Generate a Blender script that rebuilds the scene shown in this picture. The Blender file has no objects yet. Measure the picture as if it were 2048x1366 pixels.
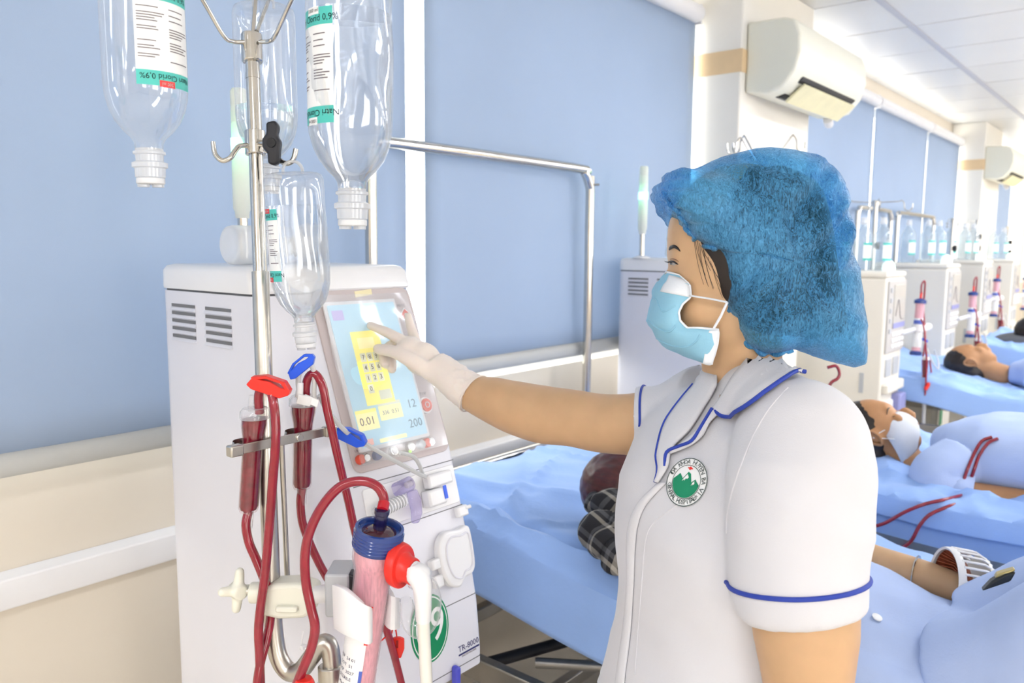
import bpy, bmesh, math, random
from mathutils import Vector, Matrix, noise

random.seed(7)
PI = math.pi
scn = bpy.context.scene
COL = scn.collection

# ------------------------------------------------------------------ camera
cam_d = bpy.data.cameras.new('camera')
cam_d.sensor_width = 36.0
cam_d.lens = 28.125
cam_d.clip_start = 0.02
cam = bpy.data.objects.new('camera', cam_d)
COL.objects.link(cam)
cam.location = (0, 0, 1.45)
_az, _pt, _rl = math.radians(40), math.atan(189 / 1600), 0.008
_fw = Vector((math.cos(_az) * math.cos(_pt), math.sin(_az) * math.cos(_pt), -math.sin(_pt)))
_r0 = Vector((math.sin(_az), -math.cos(_az), 0))
_u0 = _r0.cross(_fw)
_rt = _r0 * math.cos(_rl) + _u0 * math.sin(_rl)
_up = _u0 * math.cos(_rl) - _r0 * math.sin(_rl)
cam.rotation_euler = Matrix((_rt, _up, -_fw)).transposed().to_euler()
cam_d.dof.use_dof = True
cam_d.dof.focus_distance = 1.12
cam_d.dof.aperture_fstop = 6.3
scn.camera = cam

# ------------------------------------------------------------------ world, exposure
world = bpy.data.worlds.new('daylight')
world.use_nodes = True
scn.world = world
world.node_tree.nodes['Background'].inputs['Color'].default_value = (1.0, 0.98, 0.95, 1)
world.node_tree.nodes['Background'].inputs['Strength'].default_value = 5.0
LAMP = 15.0  # glow strength of the added ceiling panels
cy = scn.cycles
cy.use_light_tree = False
cy.max_bounces = 7
cy.diffuse_bounces = 3
cy.glossy_bounces = 3
cy.transmission_bounces = 6
cy.transparent_max_bounces = 14
cy.caustics_reflective = False
cy.caustics_refractive = False
cy.sample_clamp_indirect = 6.0
vs = scn.view_settings
vs.view_transform = 'Standard'
vs.look = 'None'
vs.gamma = 1.0
vs.use_curve_mapping = False
vs.exposure = 0.68


# ------------------------------------------------------------------ materials
def lin(c):
    return tuple(((v / 255) / 12.92 if v <= 10 else (((v / 255) + 0.055) / 1.055) ** 2.4) for v in c) + (1.0,)


def M(name, col, rough=0.5, metal=0.0, var=0.05, vscale=14.0, bump=0.0, bscale=60.0, trans=0.0, ior=1.45,
      sss=0.0, coat=0.0, spec=0.5, emit=0.0, sheen=0.0, stretch=None, tl=0.0, detail=3.0):
    m = bpy.data.materials.new(name)
    m.use_nodes = True
    nt = m.node_tree
    b = nt.nodes['Principled BSDF']
    b.inputs['Roughness'].default_value = rough
    b.inputs['Metallic'].default_value = metal
    b.inputs['IOR'].default_value = ior
    b.inputs['Specular IOR Level'].default_value = spec
    b.inputs['Transmission Weight'].default_value = trans
    b.inputs['Coat Weight'].default_value = coat
    b.inputs['Sheen Weight'].default_value = sheen
    if sss:
        b.inputs['Subsurface Weight'].default_value = sss
        b.inputs['Subsurface Radius'].default_value = (0.9, 0.35, 0.2)
        b.inputs['Subsurface Scale'].default_value = 0.006
    c = lin(col)
    if emit:
        b.inputs['Emission Color'].default_value = c
        b.inputs['Emission Strength'].default_value = emit
    tc = nt.nodes.new('ShaderNodeTexCoord')
    mp = nt.nodes.new('ShaderNodeMapping')
    if stretch:
        mp.inputs['Scale'].default_value = stretch
    nt.links.new(tc.outputs['Object'], mp.inputs['Vector'])
    if var:
        n = nt.nodes.new('ShaderNodeTexNoise')
        n.inputs['Scale'].default_value = vscale
        n.inputs['Detail'].default_value = detail
        r = nt.nodes.new('ShaderNodeValToRGB')
        r.color_ramp.elements[0].position = 0.3
        r.color_ramp.elements[1].position = 0.7
        r.color_ramp.elements[0].color = tuple(v * (1 - var) for v in c[:3]) + (1,)
        r.color_ramp.elements[1].color = tuple(min(1, v * (1 + var)) for v in c[:3]) + (1,)
        nt.links.new(mp.outputs['Vector'], n.inputs['Vector'])
        nt.links.new(n.outputs['Fac'], r.inputs['Fac'])
        nt.links.new(r.outputs['Color'], b.inputs['Base Color'])
    else:
        b.inputs['Base Color'].default_value = c
    if bump:
        n2 = nt.nodes.new('ShaderNodeTexNoise')
        n2.inputs['Scale'].default_value = bscale
        n2.inputs['Detail'].default_value = 4
        bp = nt.nodes.new('ShaderNodeBump')
        bp.inputs['Strength'].default_value = bump
        bp.inputs['Distance'].default_value = 0.004
        nt.links.new(mp.outputs['Vector'], n2.inputs['Vector'])
        nt.links.new(n2.outputs['Fac'], bp.inputs['Height'])
        nt.links.new(bp.outputs['Normal'], b.inputs['Normal'])
    if tl:
        t = nt.nodes.new('ShaderNodeBsdfTranslucent')
        t.inputs['Color'].default_value = c
        mx = nt.nodes.new('ShaderNodeMixShader')
        mx.inputs['Fac'].default_value = tl
        out = nt.nodes['Material Output']
        nt.links.new(b.outputs[0], mx.inputs[1])
        nt.links.new(t.outputs[0], mx.inputs[2])
        nt.links.new(mx.outputs[0], out.inputs['Surface'])
    return m


def clear_mat(name, tint, body, edge=0.75, base=0.06, gloss=0.12, rough=0.06, edgecol=None):
    """thin clear plastic: see-through face on, milky towards grazing angles, with a shine"""
    m = bpy.data.materials.new(name)
    m.use_nodes = True
    nt = m.node_tree
    nt.nodes.remove(nt.nodes['Principled BSDF'])
    out = nt.nodes['Material Output']
    tr = nt.nodes.new('ShaderNodeBsdfTransparent')
    tr.inputs['Color'].default_value = lin(tint)
    df = nt.nodes.new('ShaderNodeBsdfDiffuse')
    df.inputs['Color'].default_value = lin(body)
    tlc = nt.nodes.new('ShaderNodeBsdfTranslucent')
    tlc.inputs['Color'].default_value = lin(body)
    m0 = nt.nodes.new('ShaderNodeMixShader')
    m0.inputs['Fac'].default_value = 0.2
    nt.links.new(df.outputs[0], m0.inputs[1])
    nt.links.new(tlc.outputs[0], m0.inputs[2])
    lw = nt.nodes.new('ShaderNodeLayerWeight')
    lw.inputs['Blend'].default_value = 0.35
    mr = nt.nodes.new('ShaderNodeMapRange')
    mr.inputs['From Min'].default_value = 0.25
    mr.inputs['From Max'].default_value = 1.0
    mr.inputs['To Min'].default_value = base
    mr.inputs['To Max'].default_value = edge
    nt.links.new(lw.outputs['Facing'], mr.inputs['Value'])
    m1 = nt.nodes.new('ShaderNodeMixShader')
    nt.links.new(mr.outputs[0], m1.inputs['Fac'])
    nt.links.new(tr.outputs[0], m1.inputs[1])
    nt.links.new(m0.outputs[0], m1.inputs[2])
    gl = nt.nodes.new('ShaderNodeBsdfGlossy')
    gl.inputs['Roughness'].default_value = rough
    m2 = nt.nodes.new('ShaderNodeMixShader')
    fr = nt.nodes.new('ShaderNodeMath')
    fr.operation = 'POWER'
    fr.inputs[1].default_value = 4.0
    nt.links.new(lw.outputs['Facing'], fr.inputs[0])
    ad = nt.nodes.new('ShaderNodeMath')
    ad.operation = 'MULTIPLY_ADD'
    ad.inputs[1].default_value = 0.45
    ad.inputs[2].default_value = gloss * 0.4
    nt.links.new(fr.outputs[0], ad.inputs[0])
    nt.links.new(ad.outputs[0], m2.inputs['Fac'])
    nt.links.new(m1.outputs[0], m2.inputs[1])
    nt.links.new(gl.outputs[0], m2.inputs[2])
    nt.links.new(m2.outputs[0], out.inputs['Surface'])
    return m


# ------------------------------------------------------------------ mesh helpers
def V(*a):
    return Vector(a[0]) if len(a) == 1 else Vector(a)


def frame(o, x, y, z=None):
    """4x4 from an origin and axis directions"""
    x = V(x).normalized()
    y = V(y).normalized()
    z = V(z).normalized() if z is not None else x.cross(y).normalized()
    m = Matrix((x, y, z)).transposed().to_4x4()
    m.translation = V(o)
    return m


def smooth_path(pts, k=6, closed=False):
    P = [V(p) for p in pts]
    n = len(P)
    out = []
    rng = range(n) if closed else range(n - 1)
    for i in rng:
        if closed:
            p0, p1, p2, p3 = P[(i - 1) % n], P[i], P[(i + 1) % n], P[(i + 2) % n]
        else:
            p1, p2 = P[i], P[i + 1]
            p0 = P[i - 1] if i else p1 * 2 - p2
            p3 = P[i + 2] if i + 2 < n else p2 * 2 - p1
        for j in range(k):
            t = j / k
            out.append(0.5 * ((2 * p1) + (p2 - p0) * t + (2 * p0 - 5 * p1 + 4 * p2 - p3) * t * t
                              + (3 * p1 - p0 - 3 * p2 + p3) * t ** 3))
    if not closed:
        out.append(P[-1])
    return out


def interp(tab, x):
    """piecewise smooth interpolation of rows (x, a, b, ...)"""
    if x <= tab[0][0]:
        return list(tab[0][1:])
    for r0, r1 in zip(tab, tab[1:]):
        if x <= r1[0]:
            t = (x - r0[0]) / (r1[0] - r0[0])
            t = t * t * (3 - 2 * t) * 0.4 + t * 0.6
            return [p + (q - p) * t for p, q in zip(r0[1:], r1[1:])]
    return list(tab[-1][1:])


class MB:
    def __init__(s):
        s.v = []
        s.f = []

    def add(s, v, f, m=None):
        k = len(s.v)
        s.v += [tuple(m @ V(p)) if m else tuple(p) for p in v]
        s.f += [tuple(i + k for i in q) for q in f]
        return s

    def box(s, c, d, m=None):
        x, y, z = (q / 2 for q in d)
        v = [(c[0] + i * x, c[1] + j * y, c[2] + k * z) for i in (-1, 1) for j in (-1, 1) for k in (-1, 1)]
        return s.add(v, [(0, 1, 3, 2), (4, 6, 7, 5), (0, 4, 5, 1), (2, 3, 7, 6), (0, 2, 6, 4), (1, 5, 7, 3)], m)

    def span(s, a, b, m=None):
        return s.box([(p + q) / 2 for p, q in zip(a, b)], [abs(q - p) for p, q in zip(a, b)], m)

    def prism(s, poly, d0, d1, m=None):
        """polygon in local xy, extruded along local z"""
        n = len(poly)
        v = [(p[0], p[1], d0) for p in poly] + [(p[0], p[1], d1) for p in poly]
        f = [tuple(range(n - 1, -1, -1)), tuple(range(n, 2 * n))]
        f += [(i, (i + 1) % n, n + (i + 1) % n, n + i) for i in range(n)]
        return s.add(v, f, m)

    def loft(s, rings, cap=True, close=True):
        n = len(rings[0])
        v = [p for r in rings for p in r]
        f = []
        for i in range(len(rings) - 1):
            for j in range(n if close else n - 1):
                a, b = i * n + j, i * n + (j + 1) % n
                f.append((a, b, b + n, a + n))
        if cap and close:
            f.append(tuple(range(n - 1, -1, -1)))
            f.append(tuple(range((len(rings) - 1) * n, len(rings) * n)))
        return s.add(v, f)

    def tube(s, pts, r, n=10, cap=True, closed=False, flat=None):
        P = [V(p) for p in pts]
        N = len(P)
        R = r if isinstance(r, (list, tuple)) else [r] * N
        if len(R) != N:
            R = [R[min(len(R) - 1, int(i * (len(R) - 1) / max(1, N - 1) + 1e-6))]
                 + (R[min(len(R) - 1, int(i * (len(R) - 1) / max(1, N - 1) + 1e-6) + 1)]
                    - R[min(len(R) - 1, int(i * (len(R) - 1) / max(1, N - 1) + 1e-6))])
                 * ((i * (len(R) - 1) / max(1, N - 1)) % 1) for i in range(N)]
        up = None
        rings = []
        for i in range(N):
            if closed:
                t = (P[(i + 1) % N] - P[i - 1])
            else:
                t = P[min(i + 1, N - 1)] - P[max(i - 1, 0)]
            t = t.normalized() if t.length > 1e-9 else V(0, 0, 1)
            if up is None:
                up = V(0, 0, 1) if abs(t.z) < 0.9 else V(1, 0, 0)
                if flat:
                    up = V(flat[2])
            up = (up - t * up.dot(t)).normalized()
            w = t.cross(up)
            fx, fy = (flat[0], flat[1]) if flat else (1, 1)
            rings.append([P[i] + (w * math.cos(2 * PI * j / n) * fx + up * math.sin(2 * PI * j / n) * fy) * R[i]
                          for j in range(n)])
        if closed:
            k = len(s.v)
            s.loft(rings, cap=False)
            m = len(rings) - 1
            for j in range(n):
                a, b = m * n + j, m * n + (j + 1) % n
                s.f.append((k + a, k + b, k + (j + 1) % n, k + j))
            return s
        return s.loft(rings, cap=cap)

    def lathe(s, prof, n=24, m=None, cap=True):
        rings = [[(r * math.cos(2 * PI * j / n), r * math.sin(2 * PI * j / n), z) for j in range(n)] for r, z in prof]
        if m:
            rings = [[m @ V(p) for p in r] for r in rings]
        return s.loft(rings, cap=cap)

    def cyl(s, a, b, r, n=16, r2=None):
        a, b = V(a), V(b)
        return s.tube([a, b], [r, r if r2 is None else r2], n)

    def ell(s, c, r, m=None, n=20, k=12):
        v = []
        f = []
        for i in range(k + 1):
            th = PI * i / k
            for j in range(n):
                ph = 2 * PI * j / n
                p = V(r[0] * math.sin(th) * math.cos(ph), r[1] * math.sin(th) * math.sin(ph), r[2] * math.cos(th))
                v.append((m @ p if m else p) + V(c))
        for i in range(k):
            for j in range(n):
                a, b = i * n + j, i * n + (j + 1) % n
                f.append((a, a + n, b + n, b))
        return s.add(v, f)

    def capsule(s, pts, R, n=16):
        P = [V(p) for p in pts]
        s.tube(P, R, n)
        s.ell(P[0], (R[0],) * 3, n=n)
        s.ell(P[-1], (R[-1],) * 3, n=n)
        return s

    def grid(s, nu, nv, fn):
        v = [fn(i / nu, j / nv) for j in range(nv + 1) for i in range(nu + 1)]
        f = [(j * (nu + 1) + i, j * (nu + 1) + i + 1, (j + 1) * (nu + 1) + i + 1, (j + 1) * (nu + 1) + i)
             for j in range(nv) for i in range(nu)]
        return s.add(v, f)

    def mesh(s, name, angle=40, weld=True):
        me = bpy.data.meshes.new(name)
        me.from_pydata(s.v, [], s.f)
        bm = bmesh.new()
        bm.from_mesh(me)
        if weld:
            bmesh.ops.remove_doubles(bm, verts=bm.verts, dist=1e-6)
        bmesh.ops.recalc_face_normals(bm, faces=bm.faces)
        bm.to_mesh(me)
        bm.free()
        me.shade_smooth()
        me.set_sharp_from_angle(angle=math.radians(angle))
        return me

    def build(s, name, mat, parent=None, bevel=0, seg=2, angle=40, thick=0, subsurf=0, label=None, weld=True):
        o = bpy.data.objects.new(name, s.mesh(name, angle, weld))
        return finish(o, mat, parent, bevel, seg, thick, subsurf, label)


def finish(o, mat, parent=None, bevel=0, seg=2, thick=0, subsurf=0, label=None):
    if mat:
        o.data.materials.append(mat)
    COL.objects.link(o)
    if thick:
        md = o.modifiers.new('thickness', 'SOLIDIFY')
        md.thickness = thick
        md.offset = 0
    if bevel:
        md = o.modifiers.new('bevel', 'BEVEL')
        md.width = bevel
        md.segments = seg
        md.limit_method = 'ANGLE'
        md.angle_limit = math.radians(35)
        md.harden_normals = False
    if subsurf:
        md = o.modifiers.new('smooth', 'SUBSURF')
        md.levels = md.render_levels = subsurf
    if parent:
        o.parent = parent
        if parent.parent is None:
            o.matrix_parent_inverse = parent.matrix_basis.inverted()
    if label:
        o['label'] = label
    return o


TMP = bpy.data.scenes.new('tmp')


def evaluated(o):
    TMP.collection.objects.link(o)
    vl = TMP.view_layers[0]
    vl.update()
    return bpy.data.meshes.new_from_object(o.evaluated_get(vl.depsgraph))


def fused(mb, voxel, it=6, fac=0.5):
    """one continuous surface grown over overlapping shapes"""
    me = mb.mesh('tmp', weld=False)
    o = bpy.data.objects.new('tmp', me)
    r = o.modifiers.new('r', 'REMESH')
    r.mode = 'VOXEL'
    r.voxel_size = voxel
    sm = o.modifiers.new('s', 'SMOOTH')
    sm.factor = fac
    sm.iterations = it
    out = evaluated(o)
    bpy.data.objects.remove(o)
    bpy.data.meshes.remove(me)
    out.shade_smooth()
    return out


def warp(me, fn):
    cs = [v.co.copy() for v in me.vertices]
    ns = [v.vector.copy() for v in me.vertex_normals]
    out = []
    for c, n in zip(cs, ns):
        out += fn(c, n)[:]
    me.vertices.foreach_set('co', out)
    me.update()
    return me


def part(name, me, mat, parent=None, **k):
    return finish(bpy.data.objects.new(name, me), mat, parent, **k)


def tag(o, label, cat, group=None):
    o['label'] = label
    o['category'] = cat
    if group:
        o['group'] = group
    return o


def thing(name, label, cat, loc=(0, 0, 0), rz=0.0, group=None):
    o = bpy.data.objects.new(name, None)
    o.empty_display_size = 0.05
    COL.objects.link(o)
    o.location = loc
    o.rotation_euler = (0, 0, rz)
    return tag(o, label, cat, group)


def struct(o):
    o['kind'] = 'structure'
    return o


def copy_tree(o, parent=None):
    c = o.copy()
    COL.objects.link(c)
    c.parent = parent
    for ch in o.children:
        copy_tree(ch, c)
    return c


def text_mesh(txt, size, fr, depth=0.0002, align='CENTER', bend=None, res=2):
    """flat lettering laid into a frame (x = reading direction, y = up, z = out)"""
    cu = bpy.data.curves.new('t', 'FONT')
    cu.body = txt
    cu.size = size
    cu.extrude = depth
    cu.align_x = align
    cu.align_y = 'CENTER'
    cu.resolution_u = res
    o = bpy.data.objects.new('t', cu)
    me = evaluated(o)
    bpy.data.objects.remove(o)
    bpy.data.curves.remove(cu)
    for v in me.vertices:
        v.co = bend(v.co.copy()) if bend else fr @ v.co
    me.update()
    return me


def join_meshes(ms, name):
    bm = bmesh.new()
    for m in ms:
        bm.from_mesh(m)
    me = bpy.data.meshes.new(name)
    bm.to_mesh(me)
    bm.free()
    for m in ms:
        bpy.data.meshes.remove(m)
    return me


def rrect(x0, y0, x1, y1, r, k=5):
    out = []
    for cx, cy, a in ((x1 - r, y1 - r, 0), (x0 + r, y1 - r, 90), (x0 + r, y0 + r, 180), (x1 - r, y0 + r, 270)):
        for j in range(k + 1):
            t = math.radians(a + 90 * j / k)
            out.append((cx + r * math.cos(t), cy + r * math.sin(t)))
    return out


# colours of the place
m_wall = M('cream paint', (228, 217, 200), 0.6, var=0.02, vscale=3)
m_rail = M('white rail plastic', (240, 238, 238), 0.45, var=0.01)
m_col = M('pillar paint', (247, 242, 232), 0.6, var=0.02, vscale=3)
m_tan = M('tan paint', (236, 205, 160), 0.6, var=0.03)
m_ceil = M('ceiling tile', (240, 238, 234), 0.3, var=0.015, vscale=2, spec=0.35)
m_tee = M('ceiling tee', (206, 206, 212), 0.45, var=0.02)
m_floor = M('beige floor tile', (226, 217, 203), 0.25, var=0.06, vscale=6)
m_blind = M('blue blind fabric', (173, 186, 204), 0.7, var=0.03, vscale=2.5, bump=0.05, bscale=500, tl=0.35)
m_bar = M('blind bar', (196, 196, 192), 0.45, var=0.02)
m_alu = M('window frame', (235, 235, 235), 0.4, var=0.02)
m_white = M('white plastic', (243, 242, 243), 0.32, var=0.012, vscale=5, coat=0.15)
m_ivory = M('ivory plastic', (240, 238, 222), 0.35, var=0.015, vscale=5)
m_steel = M('polished steel', (205, 202, 196), 0.14, metal=1.0, var=0.05, vscale=30)
m_brush = M('brushed steel', (196, 192, 184), 0.32, metal=1.0, var=0.08, vscale=40)
m_dark = M('dark plastic', (38, 38, 44), 0.4, var=0.05)
m_black = M('black print', (40, 42, 46), 0.6, var=0.0)
m_red = M('red plastic', (236, 50, 40), 0.35, var=0.03)
m_blue = M('blue clip plastic', (40, 96, 236), 0.3, var=0.03)
m_blood = M('blood filled tube', (150, 28, 48), 0.16, var=0.12, vscale=60, coat=0.6)
m_clear = clear_mat('clear plastic', (255, 255, 255), (244, 247, 250), edge=0.7, base=0.08)
m_grey = M('grey plastic', (190, 192, 195), 0.4, var=0.02)

# ================================================================== the room
YW, ZC = 1.72, 2.58          # window wall face, ceiling height
X0, X1, Y0 = -6.0, 16.0, -5.2
SILL, HEAD = 1.026, 2.44
wa = MB()
wa.span((X0 - .2, YW, 0), (X1 + .2, YW + .22, SILL))
wa.span((X0 - .2, YW, HEAD), (X1 + .2, YW + .22, ZC + .1))
for a, b in ((X0 - .2, -2.2), (3.2, 3.92), (8.2, 9.0), (13.3, X1 + .2)):
    wa.span((a, YW, SILL), (b, YW + .22, HEAD))
struct(wa.build('wall_window', m_wall))
struct(MB().span((X0 - .2, Y0 - .2, -.1), (X1 + .2, YW + .2, 0)).build('floor', m_floor))
struct(MB().span((X0 - .2, Y0 - .2, 0), (X0, YW, ZC)).build('wall_left', m_wall))
struct(MB().span((X1, Y0 - .2, 0), (X1 + .2, YW, ZC)).build('wall_far', m_wall))
wb = MB()
wb.span((X0, Y0 - .2, 0), (X1, Y0, 1.0))
wb.span((X0, Y0 - .2, 2.3), (X1, Y0, ZC))
for k in range(7):
    xk = X0 + k * 3.55
    wb.span((xk, Y0 - .2, 1.0), (xk + 1.9, Y0, 2.3))  # gaps between these piers are added, unseen openings letting daylight in from behind
struct(wb.build('wall_back', m_wall))
# pillars between the windows, each with its painted band
for i, (a, b) in enumerate(((3.16, 3.94), (8.2, 9.0), (13.3, 14.1))):
    c = struct(MB().span((a, 1.45, 0), (b, YW, ZC)).build('wall_pillar_%d' % (i + 1), m_col, bevel=.008))
    MB().span((a - .004, 1.446, 2.165), (b + .004, YW - .002, 2.255)).build('painted_band', m_tan, c)
# bumper rail along the wall under the windows
rl = MB()
rl.prism([(0, .74), (-.028, .745), (-.034, .77), (-.03, .805), (0, .815)], X0, X1,
         frame((0, YW, 0), (0, 1, 0), (0, 0, 1), (1, 0, 0)))
struct(rl.build('trim_1', m_rail, bevel=.003))
# suspended ceiling: slab, tees and lay-in tiles
struct(MB().span((X0 - .2, Y0 - .2, ZC + .03), (X1 + .2, YW + .2, ZC + .13)).build('ceiling', m_tee))
ceil = bpy.data.objects['ceiling']
for y in (1.17,):
    MB().span((X0, y - .016, ZC - .004), (X1, y + .016, ZC + .03)).build('ceiling_tee', m_tee, ceil)
tile_a = MB().box((0, 0, 0), (.588, .53, .03)).mesh('ceiling_tile')
tile_b = MB().box((0, 0, 0), (.588, 1.164, .03)).mesh('ceiling_tile')
for me in (tile_a, tile_b):
    me.materials.append(m_ceil)
nt_ = int((X1 - X0) / .6)
for i in range(nt_ + 1):
    xc = 4.54 - .6 * 17 + .6 * i + .3
    for me, yc in ((tile_a, 1.452), (tile_b, .57)):
        o = bpy.data.objects.new('ceiling_tile', me)
        COL.objects.link(o)
        o.parent = ceil
        o.location = (xc, yc, ZC + .016 + random.uniform(-.0008, .0008))
struct(MB().span((X0, Y0, ZC), (X1, -.025, ZC + .03)).build('ceiling_back', m_ceil))


def added_luminaire(x, y):  # light panel added on the ceiling out of view, to brighten the ward
    t = thing('added_light_panel', 'long white light panel added out of view to brighten the ward', 'ceiling light', (x, y, ZC),
              group='added light panels out of view')
    MB().box((x, y, ZC - .02), (1.25, .34, .04)).build('housing', m_rail, t)
    MB().box((x, y, ZC - .042), (1.2, .3, .006)).build('diffuser', m_glow, t)


m_glow = M('added panel glow', (244, 248, 255), 0.5, var=0, emit=LAMP)
for lx in (-4.9, -3.1, -1.3, 3.4, 5.2, 7.0, 8.8, 10.6):
    for ly in (-.3, -2.6):
        added_luminaire(lx, ly)

# windows: frames, mullions, panes
m_pane = clear_mat('window glass', (250, 252, 252), (255, 255, 255), edge=0.1, base=0.0, gloss=0.05)
for wi, (a, b, n) in enumerate(((-2.2, 3.2, 4), (3.92, 8.2, 4), (9.0, 13.3, 4))):
    fr = MB()
    y = YW + .12
    fr.span((a, y - .03, SILL), (b, y + .03, SILL + .045))
    fr.span((a, y - .03, HEAD - .045), (b, y + .03, HEAD))
    for k in range(n + 1):
        xm = a + .02 + (b - a - .04) * k / n
        fr.span((xm - .022, y - .03, SILL + .045), (xm + .022, y + .03, HEAD - .045))
    w = struct(fr.build('window_%d' % (wi + 1), m_alu))
    for k in range(n):
        xa, xb = a + .042 + (b - a - .04) * k / n, a - .002 + (b - a - .04) * (k + 1) / n
        MB().span((xa, y - .003, SILL + .045), (xb, y + .003, HEAD - .045)).build('pane', m_pane, w)


def blind(x0, x1, zb, label, ztop=2.44):
    t = thing('roller_blind', label, 'blind', ((x0 + x1) / 2, 1.63, zb), group='blue roller blinds on the windows')
    yb = 1.645

    def cloth(u, v):
        x = x0 + (x1 - x0) * u
        z = zb + .02 + (ztop - zb - .02) * v
        return (x, yb + .004 * math.sin(5 * x + 1.5 * z) * (1 - v), z)
    MB().grid(24, 16, cloth).build('blind_fabric', m_blind, t, thick=.0012)
    pr_ = [(.016 * math.cos(a) * 1.0, .024 * math.sin(a)) for a in [2 * PI * k / 16 for k in range(16)]]
    MB().prism(pr_, x0, x1, frame((0, yb, zb + .012), (0, 1, 0), (0, 0, 1), (1, 0, 0))).build('bottom_bar', m_bar, t)
    pr2 = [(.036 * math.cos(a), .036 * math.sin(a)) for a in [2 * PI * k / 20 for k in range(20)]]
    MB().prism(pr2, x0 + .006, x1 - .006, frame((0, yb - .012, ztop + .012), (0, 1, 0), (0, 0, 1), (1, 0, 0))).build(
        'roller_tube', m_rail, t, bevel=.004)
    for x in (x0 + .003, x1 - .003):
        MB().span((x - .003, yb - .03, ztop - .03), (x + .003, YW, ztop + .05)).build('roller_bracket', m_rail, t)
    return t


BL = [(-1.95, -.20, 1.035, 'blue roller blind on the window beside the viewer'),
      (-.165, 1.505, 1.030, 'blue roller blind behind the hanging drip bottles at left'),
      (1.575, 3.13, 1.078, 'blue roller blind behind the curved steel tube frame'),
      (3.99, 5.62, 1.05, 'pale blue roller blind under the nearer air conditioner'),
      (5.645, 7.02, 1.05, 'pale blue roller blind between the two thin bright gaps'),
      (7.045, 8.16, 1.05, 'narrow pale blue roller blind next to the far pillar'),
      (9.05, 11.0, 1.05, 'blue roller blind beyond the far air conditioner')]
for q in BL:
    blind(q[0], q[1], q[2], q[3], 2.40)


def aircon(x, y, label, L=.84):
    t = thing('air_conditioner', label, 'air conditioner', (x, y, 2.085), group='split air conditioners')
    prof = [(0, 2.085), (.10, 2.075), (.155, 2.09), (.205, 2.15), (.225, 2.22), (.222, 2.29), (.20, 2.345),
            (.15, 2.362), (0, 2.365)]
    fr = frame((0, y, 0), (0, -1, 0), (0, 0, 1), (1, 0, 0))
    fr = Matrix(((0, 0, 1, 0), (-1, 0, 0, y), (0, 1, 0, 0), (0, 0, 0, 1)))
    MB().prism(prof, x, x + L, fr).build('housing', m_ivory, t, bevel=.012, seg=3)
    MB().prism([(.11, 2.068), (.2, 2.135), (.203, 2.142), (.09, 2.072)], x + .1, x + L - .08, fr).build('outlet', m_dark, t)
    MB().prism([(.125, 2.058), (.2, 2.118), (.205, 2.112), (.13, 2.05)], x + .12, x + L - .09, fr).build('louver', M('louver plastic', (240, 232, 190), .35), t)
    MB().tube([V(x + L - .02, y - .06, 2.075), V(x + L + .03, y - .05, 2.06), V(x + L + .06, y - .03, 2.1)], .022, 10).build('drain_hose', m_rail, t)
    return t


aircon(3.2, 1.45, 'ivory split air conditioner above the blue cap, louver open')
aircon(8.22, 1.45, 'small far ivory air conditioner cut off by the right edge')

# ================================================================== dialysis machines with the tilted screen
MPROF = [(.515, .60), (.515, .70), (.505, .793), (.476, .928), (.435, 1.07), (.318, 1.375), (.305, 1.413)]
MW = .342


def msf(h):
    for (s0, h0), (s1, h1) in zip(MPROF, MPROF[1:]):
        if h <= h1:
            t = max(0, (h - h0) / (h1 - h0))
            return s0 + (s1 - s0) * t
    return MPROF[-1][0]


def mfr(lx, h, off=0.0):
    """frame on the machine front: x right, y up along the slope, z out"""
    a, b = msf(h - .004), msf(h + .004)
    y = V(0, -(b - a), .008).normalized()
    z = V(1, 0, 0).cross(y)
    return frame(V(lx, -msf(h), h) + z * off, (1, 0, 0), y, z)


m_taupe = M('taupe panel', (203, 190, 188), 0.4, var=0.02)
m_screen = M('lit screen', (176, 212, 228), 0.35, var=0.03, vscale=8, emit=0.25)
m_yel = M('lit yellow window', (250, 238, 130), 0.4, var=0.02, emit=0.3)
m_pyel = M('lit pale yellow box', (250, 240, 176), 0.4, var=0.02, emit=0.3)
m_keys = M('lit key', (226, 228, 205), 0.4, var=0.02, emit=0.2)
m_lila = M('lit lilac tab', (190, 180, 226), 0.4, var=0.02, emit=0.2)
m_print = M('grey print', (120, 112, 118), 0.6, var=0)
m_sprint = M('screen print', (120, 150, 170), 0.6, var=0)
m_green = M('green sticker', (14, 138, 88), 0.4, var=0.02)
m_paper = M('white sticker', (250, 250, 250), 0.45, var=0.01)
m_navy = M('navy print', (52, 54, 110), 0.5, var=0)
m_film = clear_mat('clear film', (252, 253, 255), (255, 255, 255), edge=.4, base=.2, gloss=.2, rough=.14)
m_violet = clear_mat('violet clear plastic', (238, 234, 250), (216, 210, 240), edge=.6, base=.2)
m_lamp_w = M('frosted lamp plastic', (246, 246, 240), 0.35, var=0.01, tl=0.3)
m_lamp_g = M('green signal light', (150, 255, 214), 0.3, var=0, emit=2.2)
m_gap = M('shadow gap', (120, 120, 124), 0.7, var=0)
m_side = M('lilac white panel', (232, 231, 238), 0.34, var=0.012, vscale=5, coat=0.1)


def plan_ring(h, s, x0=0.0, x1=MW, rb=.035, rf=.014, b0=0.0):
    p = []
    for cx, cy, a, r in ((x1 - rb, -b0 - rb, 0, rb), (x0 + rb, -b0 - rb, 90, rb), (x0 + rf, -s + rf, 180, rf), (x1 - rf, -s + rf, 270, rf)):
        for j in range(7):
            t = math.radians(a + 15 * j)
            p.append((cx + r * math.cos(t), cy + r * math.sin(t), h))
    return p


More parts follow.
